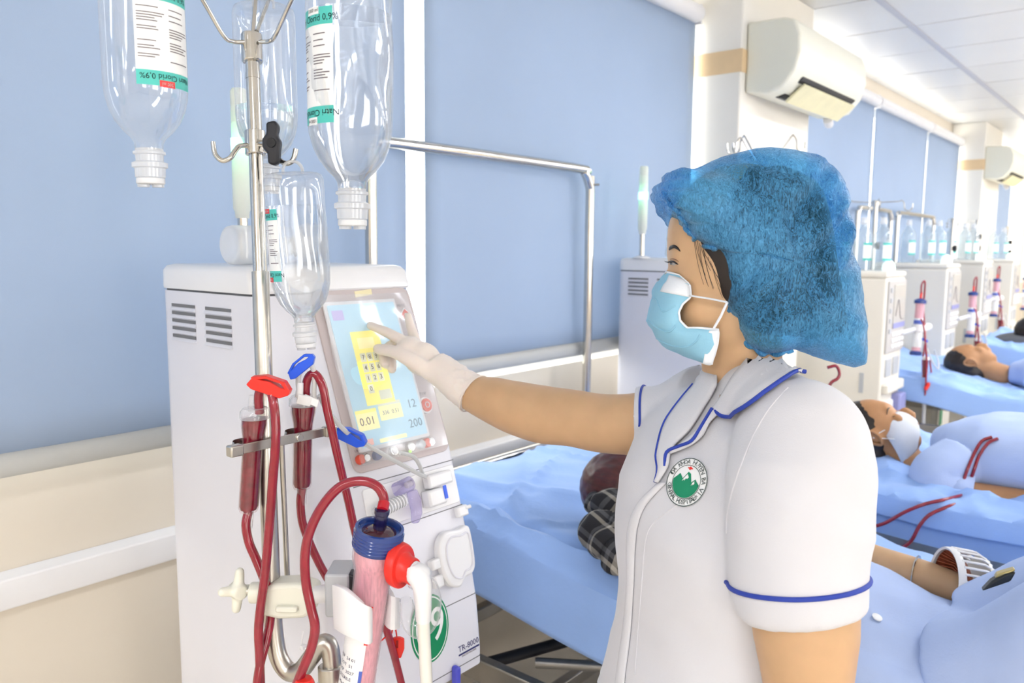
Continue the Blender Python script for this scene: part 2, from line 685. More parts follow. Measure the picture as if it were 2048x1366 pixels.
def machine_core(t):
    """body, lid, vents, display and the rest that every such machine has"""
    hs = [.672, .68, .70, .75, .793, .86, .928, 1.0, 1.07, 1.17, 1.27, 1.366]
    rings = [plan_ring(.30, .40, .0, MW), plan_ring(.60, .40, .0, MW), plan_ring(.63, .43), plan_ring(.655, .475), plan_ring(.668, .505)] + [plan_ring(h, msf(h)) for h in hs]
    MB().loft(rings).build('body', m_side, t)
    lr = [plan_ring(1.370, msf(1.372) + .002, -.002, MW + .002, rb=.036), plan_ring(1.374, msf(1.372) + .004, -.003, MW + .003, rb=.036),
          plan_ring(1.403, msf(1.40) + .004, -.002, MW + .002), plan_ring(1.411, msf(1.41) - .001, .003, MW - .003, b0=.004),
          plan_ring(1.414, msf(1.41) - .012, .012, MW - .012, b0=.012)]
    MB().loft(lr).build('lid', m_white, t)
    MB().loft([plan_ring(1.365, msf(1.37) - .004, .004, MW - .004), plan_ring(1.371, msf(1.37) - .004, .004, MW - .004)]).build('lid_gap', m_gap, t)
    # louvred vents on the side panel
    for gx in (-.093, -.211):
        for k in range(5):
            z = 1.340 - .0140 * k
            MB().box((-.0004, gx, z), (.002, .082, .0055)).build('vent_slot', m_gap, t)
            MB().prism([(0, 0), (-.0045, .001), (-.0005, .0065)], -.043, .043,
                       Matrix(((1, 0, 0, 0), (0, 0, 1, gx), (0, 1, 0, z - .0095), (0, 0, 0, 1)))).build('vent_louver', m_side, t)
    # pedestal and wheels
    MB().loft([plan_ring(.10, .38, .03, MW - .03, rb=.03), plan_ring(.305, .38, .03, MW - .03, rb=.03)]).build('pedestal', m_side, t)
    MB().loft([plan_ring(.065, .56, -.03, MW + .03, rb=.04, rf=.04), plan_ring(.09, .56, -.03, MW + .03, rb=.04, rf=.04),
               plan_ring(.105, .53, 0, MW, rb=.04, rf=.04)]).build('base', m_white, t, bevel=.004)
    for cx in (0.0, MW):
        for cy in (-.05, -.5):
            w = MB()
            w.lathe([(.008, -.014), (.028, -.014), (.032, -.009), (.032, .009), (.028, .014), (.008, .014)], 20,
                    frame((cx, cy, .032), (0, 1, 0), (0, 0, 1), (1, 0, 0)))
            w.box((cx, cy, .058), (.02, .02, .02))
            w.build('wheel', m_dark, t)
    # display panel
    f = mfr(.22, 1.219)
    bz = MB().prism(rrect(-.113, -.161, .113, .162, .018), -.002, .0035, f).build('display_panel', m_taupe, t, bevel=.0012)
    MB().prism(rrect(-.096, -.128, .068, .140, .004), .003, .0085, f).build('screen_frame', m_white, bz, bevel=.0015)
    MB().prism(rrect(-.090, -.121, .062, .133, .002), .0086, .0094, f).build('screen', m_screen, bz)
    MB().prism(rrect(-.084, .105, -.06, .123, .001), .0095, .0098, f).build('menu_tab', m_lila, bz)
    ang = Matrix.Rotation(math.radians(0), 4, 'Z')
    MB().prism([(-.058, -.052), (.006, -.052), (.008, .082), (-.056, .082)], .0095, .0100, f @ ang).build('keypad_window', m_yel, bz)
    MB().prism(rrect(-.045, .050, -.008, .070, .001), .0101, .0104, f).build('entry_field', m_pyel, bz)
    for r in range(4):
        for c in range(3):
            if r == 3 and c:
                continue
            cx, cy = -.041 + c * .0145, .034 - r * .019
            MB().prism(rrect(cx - .006, cy - .008, cx + .006, cy + .008, .001), .0101, .0104, f).build('key', m_keys, bz)
            part('key_digit', text_mesh('789456123 0 '[r * 3 + c] if r < 3 else '0', .012, f @ Matrix.Translation((cx, cy, .0106)), .0001), m_print, bz)
    MB().prism(rrect(-.026, -.045, .001, -.028, .001), .0101, .0104, f).build('enter_key', m_keys, bz)
    MB().prism(rrect(-.088, -.093, -.042, -.058, .001), .0095, .0099, f).build('readout_box', m_pyel, bz)
    MB().prism(rrect(-.088, -.063, -.042, -.057, .001), .00995, .0101, f).build('readout_bar', m_yel, bz)
    part('readout_digits', text_mesh('0.01', .02, f @ Matrix.Translation((-.066, -.078, .0100)), .0001), m_print, bz)
    MB().prism(rrect(-.036, -.082, .016, -.056, .001), .0095, .0099, f).build('readout_box', m_pyel, bz)
    MB().prism(rrect(-.036, -.0555, .016, -.050, .001), .0095, .0099, f).build('readout_bar', m_keys, bz)
    part('readout_digits', text_mesh('336  0.51', .0105, f @ Matrix.Translation((-.01, -.069, .0100)), .0001), m_sprint, bz)
    part('readout_digits', text_mesh('12', .022, f @ Matrix.Translation((.042, -.062, .0096)), .0001), m_sprint, bz)
    part('readout_digits', text_mesh('200', .022, f @ Matrix.Translation((.04, -.098, .0096)), .0001), m_sprint, bz)
    MB().prism(rrect(-.05, -.119, .012, -.112, .001), .0095, .0099, f).build('status_bar', m_pyel, bz)
    MB().prism(rrect(-.086, -.119, -.064, -.108, .001), .0095, .0099, f).build('alarm_tab', M('lit coral tab', (246, 190, 180), .4, emit=.2, var=0), bz)
    # tape on the bezel, warning diamond, stop button
    MB().prism([(-.019, .1465), (.021, .1505), (.022, .1615), (-.018, .158)], .0036, .0042, f).build('masking_tape', M('masking tape', (246, 234, 190), .6), bz)
    fd = mfr(.308, 1.318)
    MB().prism([(-.015, 0), (0, -.015), (.015, 0), (0, .015)], .003, .0052, fd).build('mute_rim', m_paper, bz)
    MB().prism([(-.012, 0), (0, -.012), (.012, 0), (0, .012)], .0053, .0062, fd).build('mute_button', M('orange red button', (240, 96, 72), .4), bz)
    MB().lathe([(.0026, .0063), (.004, .0066), (.004, .007), (.0026, .007)], 16, fd, cap=False).build('mute_symbol', m_paper, bz)
    part('panel_lettering', text_mesh('MUTE', .0075, fd @ Matrix.Translation((-.004, .020, .0037)), .0001), m_print, bz)
    fs = mfr(.299, 1.154)
    MB().lathe([(.0, .003), (.0155, .003), (.0155, .006), (.0125, .0065), (0, .0065)], 28, fs).build('stop_rim', m_paper, bz)
    MB().lathe([(.0, .0066), (.0125, .0066), (.0122, .009), (.010, .0098), (0, .010)], 28, fs).build('stop_button', bpy.data.materials['orange red button'], bz)
    MB().lathe([(.0045, .0101), (.0058, .0101), (.0058, .0106), (.0045, .0106)], 20, fs, cap=False).build('stop_symbol', m_paper, bz)
    part('panel_lettering', text_mesh('STOP', .0085, fs @ Matrix.Translation((0, .022, .0037)), .0001), m_print, bz)
    # row of knobs under the screen
    m_chrome = m_steel
    rows = (('UV LINE', .128, (('r', -.006), ('c', .004))), ('POWER', .158, (('b', 0),)), ('AIR BUBBLE', .194, (('c', 0),)),
            ('SYRINGE PUMP', .234, (('c', 0),)), ('BLOOD PUMP', .272, (('g', -.011), ('o', .004), ('c', .012))))
    for nm, lx, ks in rows:
        fk = mfr(lx, 1.09)
        part('panel_lettering', text_mesh(nm, .0062, fk @ Matrix.Translation((0, .0155, .0037)), .0001), m_print, bz)
        for kind, dx in ks:
            mt = {'r': bpy.data.materials['orange red button'], 'c': m_chrome, 'b': M('blue knob', (96, 112, 160), .35), 'g': m_grey,
                  'o': bpy.data.materials['orange red button']}[kind]
            fk2 = fk @ Matrix.Translation((dx, 0, 0))
            k = MB().lathe([(0, .003), (.0085, .003), (.0085, .010), (.0075, .0125), (0, .0128)], 20, fk2).build('knob', mt, bz)
            if kind == 'c':
                MB().lathe([(0, .0128), (.006, .0128), (.0055, .0142), (0, .0145)], 16, fk2).build('knob_cap', m_paper, k)
    fk = mfr(.227, 1.083)
    MB().lathe([(0, .0128), (.003, .0128), (.0028, .0142), (0, .0145)], 12, fk).build('indicator', M('green indicator', (150, 230, 80), .4, emit=.8, var=0), bz)
    # seam lines and lower front
    for h, xa, xb in ((1.05, .10, .338), (.968, .10, .338), (.806, .19, .334), (.688, .19, .334)):
        fl = mfr(.2, h)
        MB().prism([(xa - .2, -.0008), (xb - .2, -.0008), (xb - .2, .0008), (xa - .2, .0008)], -.001, .0004, fl).build('panel_seam', m_gap, t)
    # syringe pump bay
    fb = mfr(.22, 1.008)
    sp = MB().prism(rrect(-.105, -.035, .112, .036, .006), -.001, .003, fb).build('syringe_pump', m_white, t, bevel=.001)
    MB().prism(rrect(.028, .006, .088, .03, .004), .003, .022, fb).build('plunger_holder', m_white, sp, bevel=.004)
    MB().prism(rrect(.018, -.026, .06, .004, .004), .003, .026, fb).build('plunger_block', m_white, sp, bevel=.004)
    MB().prism(rrect(.054, -.018, .0615, .006, .001), .026, .0275, fb).build('blue_marker', m_blue, sp)
    MB().cyl(fb @ V(-.098, -.006, .018), fb @ V(-.03, .002, .018), .011, 16).build('syringe_barrel', m_clear, sp)
    for k in range(9):
        q = -.09 + k * .0065
        MB().cyl(fb @ V(q, -.0055 + .0008 * k, .018), fb @ V(q + .0022, -.0053 + .0008 * k, .018), .0115, 14).build('barrel_ring', m_white, sp)
    MB().cyl(fb @ V(-.043, .021, .014), fb @ V(-.010, .026, .016), .0125, 18).build('clear_cap', m_violet, sp)
    MB().cyl(fb @ V(-.02, .024, .016), fb @ V(-.006, .026, .016), .006, 14).build('plunger_screw', m_ivory, sp)
    MB().prism([(-.022, .012), (-.004, .014), (.002, -.005), (-.002, -.03), (-.014, -.044), (-.024, -.042), (-.02, -.02)], .012, .024, fb).build('clip_lever', m_violet, sp, bevel=.003)
    # blood pump cover with its raised rim
    fc = mfr(.29, .89)
    hull = smooth_path([(-.04, .03, 0), (-.02, .046, 0), (.012, .042, 0), (.037, .044, 0), (.043, .02, 0), (.042, -.028, 0), (.03, -.044, 0),
                        (.012, -.046, 0), (-.004, -.058, 0), (-.026, -.05, 0), (-.038, -.03, 0), (-.044, 0, 0)], 4, True)
    pc = MB().prism([(p.x, p.y) for p in hull], -.002, .016, fc).build('pump_cover', m_white, t, bevel=.005, seg=3)
    MB().tube([fc @ (V(p.x * .72 + .004, p.y * .74, .0165)) for p in hull], .0018, 8, closed=True).build('cover_rim', m_side, pc)
    MB().prism(rrect(-.062, -.012, -.042, .006, .003), -.002, .014, fc).build('cover_hinge', m_white, pc, bevel=.003)
    MB().prism(rrect(-.058, -.046, -.036, -.024, .003), -.002, .010, fc).build('cover_latch', m_white, pc, bevel=.003)
    fl = mfr(.328, .958)
    MB().prism(rrect(-.014, -.010, .012, .010, .003), -.002, .012, fl).build('line_holder', m_white, t, bevel=.003)
    MB().cyl(fl @ V(.006, .004, .010), fl @ V(.018, .004, .012), .0035, 10).build('holder_pin', m_white, t)
    # model lettering with its underline
    fm = mfr(.304, .716)
    part('model_lettering', text_mesh('TR-8000', .0155, fm @ Matrix.Translation((0, .003, .0003)), .0001), m_navy, t)
    MB().prism([(-.027, -.0085), (.028, -.0085), (.028, -.0055), (-.027, -.0055)], 0, .0005, fm).build('model_underline', m_navy, t)
    part('model_lettering', text_mesh('DIALYSIS MACHINE', .0045, fm @ Matrix.Translation((0, -.0115, .0003)), .0001), m_print, t)
    # blue levers at the bottom edge
    for lx in (.182, .262):
        fv = mfr(lx, .668)
        MB().prism(rrect(-.006, -.03, .006, .03, .005), .0, .014, fv).build('lever', M('blue violet lever', (88, 92, 214), .35), t, bevel=.003)
    # signal tower on the lid
    cx, cy = .124, -.093
    tw = MB().cyl((cx, cy, 1.412), (cx, cy, 1.505), .0095, 16).build('tower_pole', m_steel, t)
    MB().lathe([(0, 1.50), (.0125, 1.50), (.0135, 1.512), (.0165, 1.518), (.0165, 1.60), (.0155, 1.622), (0, 1.622)], 24,
               Matrix.Translation((cx, cy, 0))).build('tower_body', m_lamp_w, t)
    MB().lathe([(0, 1.622), (.017, 1.622), (.0172, 1.648), (0, 1.648)], 24, Matrix.Translation((cx, cy, 0))).build('tower_light', m_lamp_g, t)
    MB().lathe([(0, 1.648), (.0155, 1.648), (.0155, 1.675), (.0148, 1.677), (.0155, 1.679), (.0155, 1.705), (.0148, 1.707), (.0155, 1.709), (.0155, 1.734), (.012, 1.739), (0, 1.739)],
               24, Matrix.Translation((cx, cy, 0))).build('tower_segments', m_lamp_w, t)
    MB().lathe([(0, 1.413), (.03, 1.413), (.03, 1.418), (.012, 1.423), (0, 1.423)], 24, Matrix.Translation((cx, cy, 0))).build('tower_foot', m_white, t)


mach = thing('dialysis_machine', 'white dialysis machine with lit touch screen the nurse is pressing', 'dialysis machine')
machine_core(mach)
mach8 = copy_tree(mach)
mach8['label'] = 'white dialysis machine standing behind the masked face of the nurse'
mach8.location = (2.5, 1.60, 0)
for c_ in mach8.children:
    if c_.name.startswith('tower'):
        c_.location.x -= .105
for m_ in (mach, mach8):
    m_['group'] = 'dialysis machines with tilted screens'
# number sticker of the near machine: green oval, white ring, digits
fn = mfr(.212, .783)
el = lambda a, b, n=40: [(a * math.cos(2 * PI * k / n), b * math.sin(2 * PI * k / n)) for k in range(n)]
st = MB().prism(el(.0455, .060), -.001, .0008, fn).build('number_sticker', m_green, mach)
MB().prism(el(.0425, .0565), .0009, .0011, fn).build('sticker_ring', m_paper, st)
MB().prism(el(.0405, .054), .0012, .0014, fn).build('sticker_field', m_green, st)
part('sticker_digits', text_mesh('09', .084, fn @ Matrix.Translation((0, 0, .0016)) @ Matrix.Scale(.85, 4, (1, 0, 0)), .0002, res=6), m_paper, st)
# clear film taped over the display
ff = mfr(.22, 1.219)


def film(u, v):
    x, y = -.104 + .205 * u, -.150 + .300 * v
    return ff @ V(x, y, .0135 + .004 * math.sin(3.1 * u + 2 * v) * math.sin(7 * v + 1) + .003 * noise.noise((u * 4, v * 5, 1)))


MB().grid(40, 50, film).build('screen_film', m_film, mach)
mach.location = (.722, 1.473, 0)

# ================================================================== drip stand, bottles, bloodlines
m_shell = clear_mat('bottle plastic', (253, 254, 255), (255, 255, 255), edge=.34, base=.03, gloss=.3, rough=.05)
m_milky = clear_mat('milky plastic', (245, 248, 252), (255, 255, 255), edge=.85, base=.5, gloss=.15, rough=.15)
m_teal = M('teal print', (86, 200, 190), 0.4, var=0.02)
m_lred = M('red print', (228, 72, 72), 0.4, var=0.02)


def water_mat():
    m = bpy.data.materials.new('water')
    m.use_nodes = True
    nt = m.node_tree
    nt.nodes.remove(nt.nodes['Principled BSDF'])
    tr = nt.nodes.new('ShaderNodeBsdfTransparent')
    tr.inputs['Color'].default_value = (.97, .985, 1, 1)
    g = nt.nodes.new('ShaderNodeBsdfGlass')
    g.inputs['IOR'].default_value = 1.33
    g.inputs['Roughness'].default_value = 0.0
    mx = nt.nodes.new('ShaderNodeMixShader')
    mx.inputs['Fac'].default_value = .55
    nt.links.new(tr.outputs[0], mx.inputs[1])
    nt.links.new(g.outputs[0], mx.inputs[2])
    nt.links.new(mx.outputs[0], nt.nodes['Material Output'].inputs['Surface'])
    return m


m_water = water_mat()
BPROF = [(.5, -.03), (.82, 0), (.95, -.07), (1, -.25), (1, -3.1), (1, -3.45), (.975, -3.78), (.90, -4.1), (.77, -4.4), (.57, -4.66), (.41, -4.81), (.345, -4.93), (.335, -5.08)]
BNECK = [(.335, -5.06), (.335, -5.12), (.39, -5.14), (.39, -5.20), (.335, -5.22), (.33, -5.38), (.43, -5.42), (.43, -5.53), (.37, -5.56), (.36, -5.78), (.33, -5.8), (0, -5.8)]


def bottle(label, top, axis, R, level, lab, ml, cat='drip bottle', wob=0.0, small=False):
    """bottle hanging from 'top' along 'axis'; lab = (angle0, angle1, z0, z1) of its printed label"""
    top = V(top)
    ax = -V(axis).normalized()
    toc = V(-top.x, -top.y, 0)
    toc = (toc - ax * toc.dot(ax)).normalized()
    rgt = ax.cross(toc)                                   # to the right as seen from the viewer
    if rgt.dot(V(.643, -.766, 0)) < 0:
        rgt = -rgt
    fr = frame(top, toc, rgt, ax)
    t = thing('drip_bottle', label, cat, tuple(top))
    n = 36

    def ring(r, z, k=1.0):
        out = []
        for j in range(n):
            a = 2 * PI * j / n
            q = r * R * k
            if wob and -4.6 < z < -.4:
                q *= 1 + wob * math.sin(5 * a + z * 2.5) * .35 + wob * .4 * noise.noise((math.cos(a) * 1.6, math.sin(a) * 1.6, z * 1.6))
            out.append(fr @ V(q * math.cos(a), q * math.sin(a), z * R))
        return out
    prof = []
    for (r0, z0), (r1, z1) in zip(BPROF, BPROF[1:]):
        m = max(1, int(abs(z1 - z0) / .35))
        prof += [(r0 + (r1 - r0) * k / m, z0 + (z1 - z0) * k / m) for k in range(m)]
    prof.append(BPROF[-1])
    MB().loft([ring(0.02, -.06)] + [ring(r, z) for r, z in prof], cap=False).build('bottle_body', m_shell, t, angle=60)
    MB().lathe([(r * R, z * R) for r, z in BNECK], 28, fr).build('neck', m_milky, t)
    cp = MB().lathe([(0, -5.8 * R), (.345 * R, -5.8 * R), (.345 * R, -5.95 * R), (0, -5.95 * R)], 24, fr).build('cap', M('cap grey', (226, 227, 230), .4), t, bevel=.001)
    for sx in (-1, 1):
        MB().lathe([(0, -5.95 * R), (.15 * R, -5.95 * R), (.15 * R, -6.03 * R), (0, -6.03 * R)], 14, fr @ Matrix.Translation((0, sx * .17 * R, 0))).build('port', m_milky, cp)
    hang = [(-.32, 0), (-.3, .22), (-.14, .4), (.14, .4), (.3, .22), (.32, 0)]
    MB().tube(smooth_path([fr @ V(0, x * R, z * R - .02 * R) for x, z in hang], 5), .0022, 8).build('hanger_ring', m_milky, t)
    if level is not None:
        wp = [(r * .975, z) for r, z in prof if z < level - .05]
        wp = [(wp[0][0] * .6, level), (wp[0][0] * .99, level)] + wp
        MB().loft([ring(.01, level)] + [ring(r, z) for r, z in wp] + [ring(.01, wp[-1][1])], cap=False).build('water', m_water, t, angle=60)
    if lab:
        a0, a1, z0, z1 = lab
        a0, a1 = math.radians(a0), math.radians(a1)

        def patch(b0, b1, w0, w1, k):
            return MB().grid(14, 8, lambda u, v: fr @ V(R * k * math.cos(b0 + (b1 - b0) * u), R * k * math.sin(b0 + (b1 - b0) * u), (w0 + (w1 - w0) * v) * R))
        hgt = z1 - z0
        lb = patch(a0, a1, z0, z1, 1.008).build('label', m_paper, t)
        bt = hgt * .15
        patch(a0, a1, z1 - bt, z1, 1.012).build('label_band', m_teal, lb)
        patch(a0, a1, z0, z0 + bt, 1.012).build('label_band', m_teal, lb)
        am = (a0 + a1) / 2
        for up, zc in ((1, z1 - bt * .62), (-1, z0 + bt * .62)):
            part('label_lettering', text_mesh('Natri Clorid 0,9%', .36 * bt * R * 1.5, None, .00002,
                 bend=lambda c, up=up, zc=zc: fr @ V(R * 1.018 * math.cos(am + up * c.x / R), R * 1.018 * math.sin(am + up * c.x / R), zc * R + up * c.y)), m_black, lb)
        mm = m_lred if ml == '500 ml' else m_paper
        for up, zc in ((1, z1 - bt * .16), (-1, z0 + bt * .16)):
            ac = am + (.05 if up > 0 else -.05)
            patch(ac - .2, ac + .2, zc - bt * .22, zc + bt * .22, 1.016).build('volume_tag', mm, lb)
            part('label_lettering', text_mesh(ml, .3 * bt * R, None, .00002,
                 bend=lambda c, up=up, zc=zc, ac=ac: fr @ V(R * 1.021 * math.cos(ac + up * c.x / R), R * 1.021 * math.sin(ac + up * c.x / R), zc * R + up * c.y)),
                 m_paper if ml == '500 ml' else m_black, lb)
        ln = MB()
        rnd = random.Random(3)
        zz = z1 - bt * 1.5
        k = 0
        while zz > z0 + bt * 1.4:
            for b0, b1 in ((a0 + .06, am - .05), (am + .05, a1 - .06)):
                if rnd.random() < .8:
                    e = b1 - (b1 - b0) * rnd.uniform(0, .45)
                    ln.add(patch(e if e < b0 else b0, e, zz - .012, zz + .012, 1.013).v, patch(b0, e, zz, zz + .01, 1).f)
            zz -= .062 if k % 4 else .14
            k += 1
        ln.build('label_print', m_print, lb)
    return t


down = (0, 0, -1)
b_tl = bottle('large clear 500 ml drip bottle hanging alone at the upper left', (0.4377, 0.9014, 1.7772), (0.005, 0, -1), .0437, None, (-12, 76, -3.63, -1.25), '500 ml')
b_br = bottle('big 1000 ml drip bottle full of water right of the pole', (0.6223, 0.7740, 1.7694), (-.002, 0, -1), .0497, -1.05, (-92, -22, -3.65, -1.1), '1000 ml', wob=.05)
b_bk = bottle('drip bottle hanging behind the steel pole above the knob', (0.7275, 1.1104, 1.8104), (.004, 0, -1), .0465, -3.2, None, '500 ml')
b_lo = bottle('drip bottle hooked low in front of the machine screen', (0.6566, 0.9429, 1.5471), (.043, -.03, -1), .0402, -1.08, (-105, -38, -3.6, -1.2), '500 ml', wob=.03)

# --- bottle lying on the lid of the near machine
R_ = .034
bl = thing('lying_bottle', 'empty translucent bottle lying on top of the near machine', 'bottle', (.86, 1.27, 1.415))
fl_ = frame((.745, 1.262, 1.4155 + R_), (0, 0, 1), (0, 1, 0), (-1, 0, 0))
MB().lathe([(r * R_, z * R_ * .95) for r, z in [(0, -.05)] + BPROF], 30, fl_, cap=False).build('bottle_body', m_milky, bl, angle=60)
MB().lathe([(r * R_ * 1.3, z * R_ * .95) for r, z in BNECK], 24, fl_).build('neck', m_milky, bl)
for sy in (-1, 1):
    MB().lathe([(0, -5.5 * R_), (.2 * R_, -5.5 * R_), (.22 * R_, -5.95 * R_), (.12 * R_, -6.05 * R_), (0, -6.05 * R_)], 14,
               fl_ @ Matrix.Translation((sy * .24 * R_, 0, 0))).build('port', m_milky, bl)

# --- the pole
P0_, P1_ = V((0.5999, 0.9334, 0.9575)), V((0.6622, 1.0426, 1.7422))
pole = thing('drip_stand', 'polished steel drip pole with hooks clamped beside the near machine', 'drip stand', tuple(P0_))
pd = (P1_ - P0_).normalized()


def on_pole(py):
    """point on the pole axis at a given share of its length"""
    return P0_ + (P1_ - P0_) * py


MB().cyl(on_pole(-.01), on_pole(.58), .0118, 20).build('lower_tube', m_brush, pole)
MB().cyl(on_pole(.56), on_pole(.96), .0098, 20).build('upper_tube', m_steel, pole)
MB().cyl(on_pole(.925), on_pole(.935), .0104, 20).build('tube_ring', m_steel, pole)
MB().cyl(on_pole(.955), on_pole(1.006), .0148, 24).build('crown', m_steel, pole, bevel=.002)
# J-shaped foot that plugs into the machine bracket
jf = smooth_path([P0_ + pd * .02, (0.5982, 0.9298, 0.9265), (0.5976, 0.9200, 0.8863), (0.6030, 0.9051, 0.8660), (0.6109, 0.8884, 0.8687), (0.6210, 0.8767, 0.8883), (0.6297, 0.8653, 0.9083), (0.6362, 0.8574, 0.9070), (0.6374, 0.8528, 0.8901), (0.6358, 0.8504, 0.8663), (0.6306, 0.8453, 0.8051)], 5)
MB().tube(jf, .0125, 18).build('bent_foot', m_brush, pole)
MB().cyl((0.6365, 0.8520, 0.8799), (0.6351, 0.8497, 0.8581), .0185, 24).build('foot_collar', m_brush, pole, bevel=.002)
MB().cyl((0.6349, 0.8495, 0.8554), (0.6287, 0.8426, 0.7779), .021, 24).build('socket', m_white, pole)
# crown hooks
for nm, pts in (('hook', [(0.6508, 1.0388, 1.7333), (0.6334, 1.0435, 1.7313), (0.6168, 1.0407, 1.7363), (0.5799, 1.0292, 1.7750), (0.5137, 0.9910, 1.8201), (0.4745, 0.9469, 1.8373), (0.4515, 0.9183, 1.8307), (0.4405, 0.9048, 1.8140), (0.4389, 0.9032, 1.7945)]),
                ('hook', [(0.6635, 1.0237, 1.7335), (0.6667, 1.0041, 1.7324), (0.6638, 0.9850, 1.7383), (0.6645, 0.9447, 1.7791), (0.6472, 0.8614, 1.8106), (0.6324, 0.8024, 1.8193), (0.6257, 0.7781, 1.8144), (0.6277, 0.7736, 1.8029), (0.6252, 0.7736, 1.7868)]),
                ('hook', [(0.6671, 1.0462, 1.7513), (0.6792, 1.0563, 1.7997), (0.7021, 1.0858, 1.8527), (0.7245, 1.1094, 1.8705), (0.7324, 1.1141, 1.8627), (0.7297, 1.1115, 1.8301)]),
                ('hook', [(0.6708, 1.0418, 1.7514), (0.7166, 1.0901, 1.8001), (0.7975, 1.1676, 1.8940), (0.8250, 1.1861, 1.9167), (0.8345, 1.1888, 1.9078), (0.8314, 1.1894, 1.8912)])):
    MB().tube(smooth_path(pts, 5), .003, 10).build(nm, m_steel, pole)
# second pair of hooks with the black knob
c2 = on_pole((1205 - 290) / 1130.)
MB().cyl(c2 - pd * .017, c2 + pd * .017, .0145, 20).build('hook_clamp', m_steel, pole, bevel=.0015)
MB().tube(smooth_path([(0.6375, 1.0202, 1.5882), (0.6246, 1.0196, 1.5862), (0.6167, 1.0197, 1.5786), (0.6087, 1.0195, 1.5684), (0.6013, 1.0277, 1.5649), (0.5959, 1.0358, 1.5737), (0.5955, 1.0392, 1.5901)], 5), .0036, 10).build('hook', m_steel, pole)
MB().tube(smooth_path([(0.6493, 0.9970, 1.5815), (0.6482, 0.9738, 1.5757), (0.6485, 0.9640, 1.5671), (0.6516, 0.9513, 1.5605), (0.6582, 0.9444, 1.5653), (0.6621, 0.9424, 1.5803)], 5), .0036, 10).build('hook', m_steel, pole)
kb = MB()
fk_ = frame((0.6396, 0.9626, 1.5868), (.643, -.766, 0), (0, 0, 1), (-.766, -.643, 0))
kb.prism([(-.007, .027), (.005, .030), (.010, .022), (.007, .010), (.012, .002), (.010, -.010), (.009, -.026), (.002, -.030), (-.006, -.027), (-.006, -.014), (-.013, -.006), (-.013, .006), (-.007, .012)], -.006, .008, fk_)
kn = kb.build('knob', m_dark, pole, bevel=.003)
MB().lathe([(0, .009), (.0065, .009), (.006, .0105), (0, .0105)], 18, fk_).build('knob_cap', M('black cap', (24, 24, 28), .5), kn)
MB().cyl(c2, fk_ @ V(-.004, 0, -.006), .005, 12).build('knob_screw', m_steel, pole)

# --- blood chamber bracket on its thin rod
yb_ = .94
br = thing('chamber_bracket', 'flat steel bracket bar with clips holding two blood chambers', 'bracket', (0.6326, 0.9450, 0.9725))
MB().span((.548, yb_ - .0018, 1.1745), (.714, yb_ + .0018, 1.1875)).build('bar', m_brush, br, bevel=.0008)
for px_, w_ in ((.548, .016), (.7, .016)):
    MB().span((px_ - .003, yb_ - .007, 1.1735), (px_ + w_, yb_ + .007, 1.1885)).build('bar_end', m_brush, br, bevel=.002)
for px_ in (.6135, .6535):
    MB().cyl((px_, yb_ - .0045, 1.181), (px_, yb_ + .0045, 1.181), .0055, 14).build('screw', m_steel, br, bevel=.001)
for cx_ in (.5805, .6625):
    rg = [(cx_ + .0165 * math.cos(a), yb_ + .017 + .0165 * math.sin(a), 1.181) for a in [math.radians(-60 + 300 * k / 20 - 60) for k in range(21)]]
    MB().tube(rg, 1.0, 4, flat=(.0012, .006, (0, 0, 1))).build('clip_ring', m_brush, br)
MB().tube([(0.6295, 0.9460, 1.1769), (0.6333, 0.9460, 0.9720)], .0038, 12).build('rod', m_brush, br)

m_chamber = M('dark blood', (120, 20, 40), 0.15, var=0.25, vscale=90, coat=0.7)


m_thin = clear_mat('thin clear shell', (255, 250, 251), (240, 225, 230), edge=.22, base=.0, gloss=.1)


def chamber(label, top, bot, r, capw):
    top, bot = V(top), V(bot)
    t = thing('blood_chamber', label, 'blood chamber', tuple(bot), group='blood filled drip chambers')
    ax = (top - bot).normalized()
    L = (top - bot).length
    f = frame(bot, (1, 0, 0), ax.cross(V(1, 0, 0)), ax)
    MB().lathe([(0, .001), (r * .85, .001), (r, .006), (r, L * .72), (r * 1.05, L * .78), (capw * .93, L * .93), (capw * .95, L), (0, L)], 26, f).build('blood_column', m_chamber, t)
    MB().lathe([(0, -.002), (r * .9, -.002), (r * 1.07, .004), (r * 1.07, L * .72), (r * 1.12, L * .78), (capw, L * .93), (capw * 1.02, L + .004)], 26, f, cap=False).build('shell', m_thin, t)
    MB().lathe([(0, L + .001), (capw * 1.16, L + .001), (capw * 1.16, L + .011), (capw, L + .015), (0, L + .015)], 26, f).build('cap', m_clear, t)
    MB().lathe([(.0068, -.026), (.0072, -.002), (.0, -.002)], 14, f, cap=False).build('outlet_sleeve', m_clear, t)
    MB().tube([f @ V(-.008, -.002, L + .012), f @ V(-.008, -.002, L + .034)], .0035, 10).build('spike', m_clear, t)
    return t


chamber('left blood chamber under the red clamp', (0.5953, 0.9570, 1.2142), (0.5819, 0.9570, 1.0894), .0128, .0172)
chamber('right blood chamber with white connectors on its cap', (0.6749, 0.9570, 1.2204), (0.6691, 0.9570, 1.1018), .0128, .0178)


def line(label, pts, r=.0062, mat=None, name='blood_line', k=6, cat='blood line', group='blood lines'):
    o = MB().tube(smooth_path(pts, k), r, 12).build(name, mat or m_blood)
    return tag(o, label, cat, group)


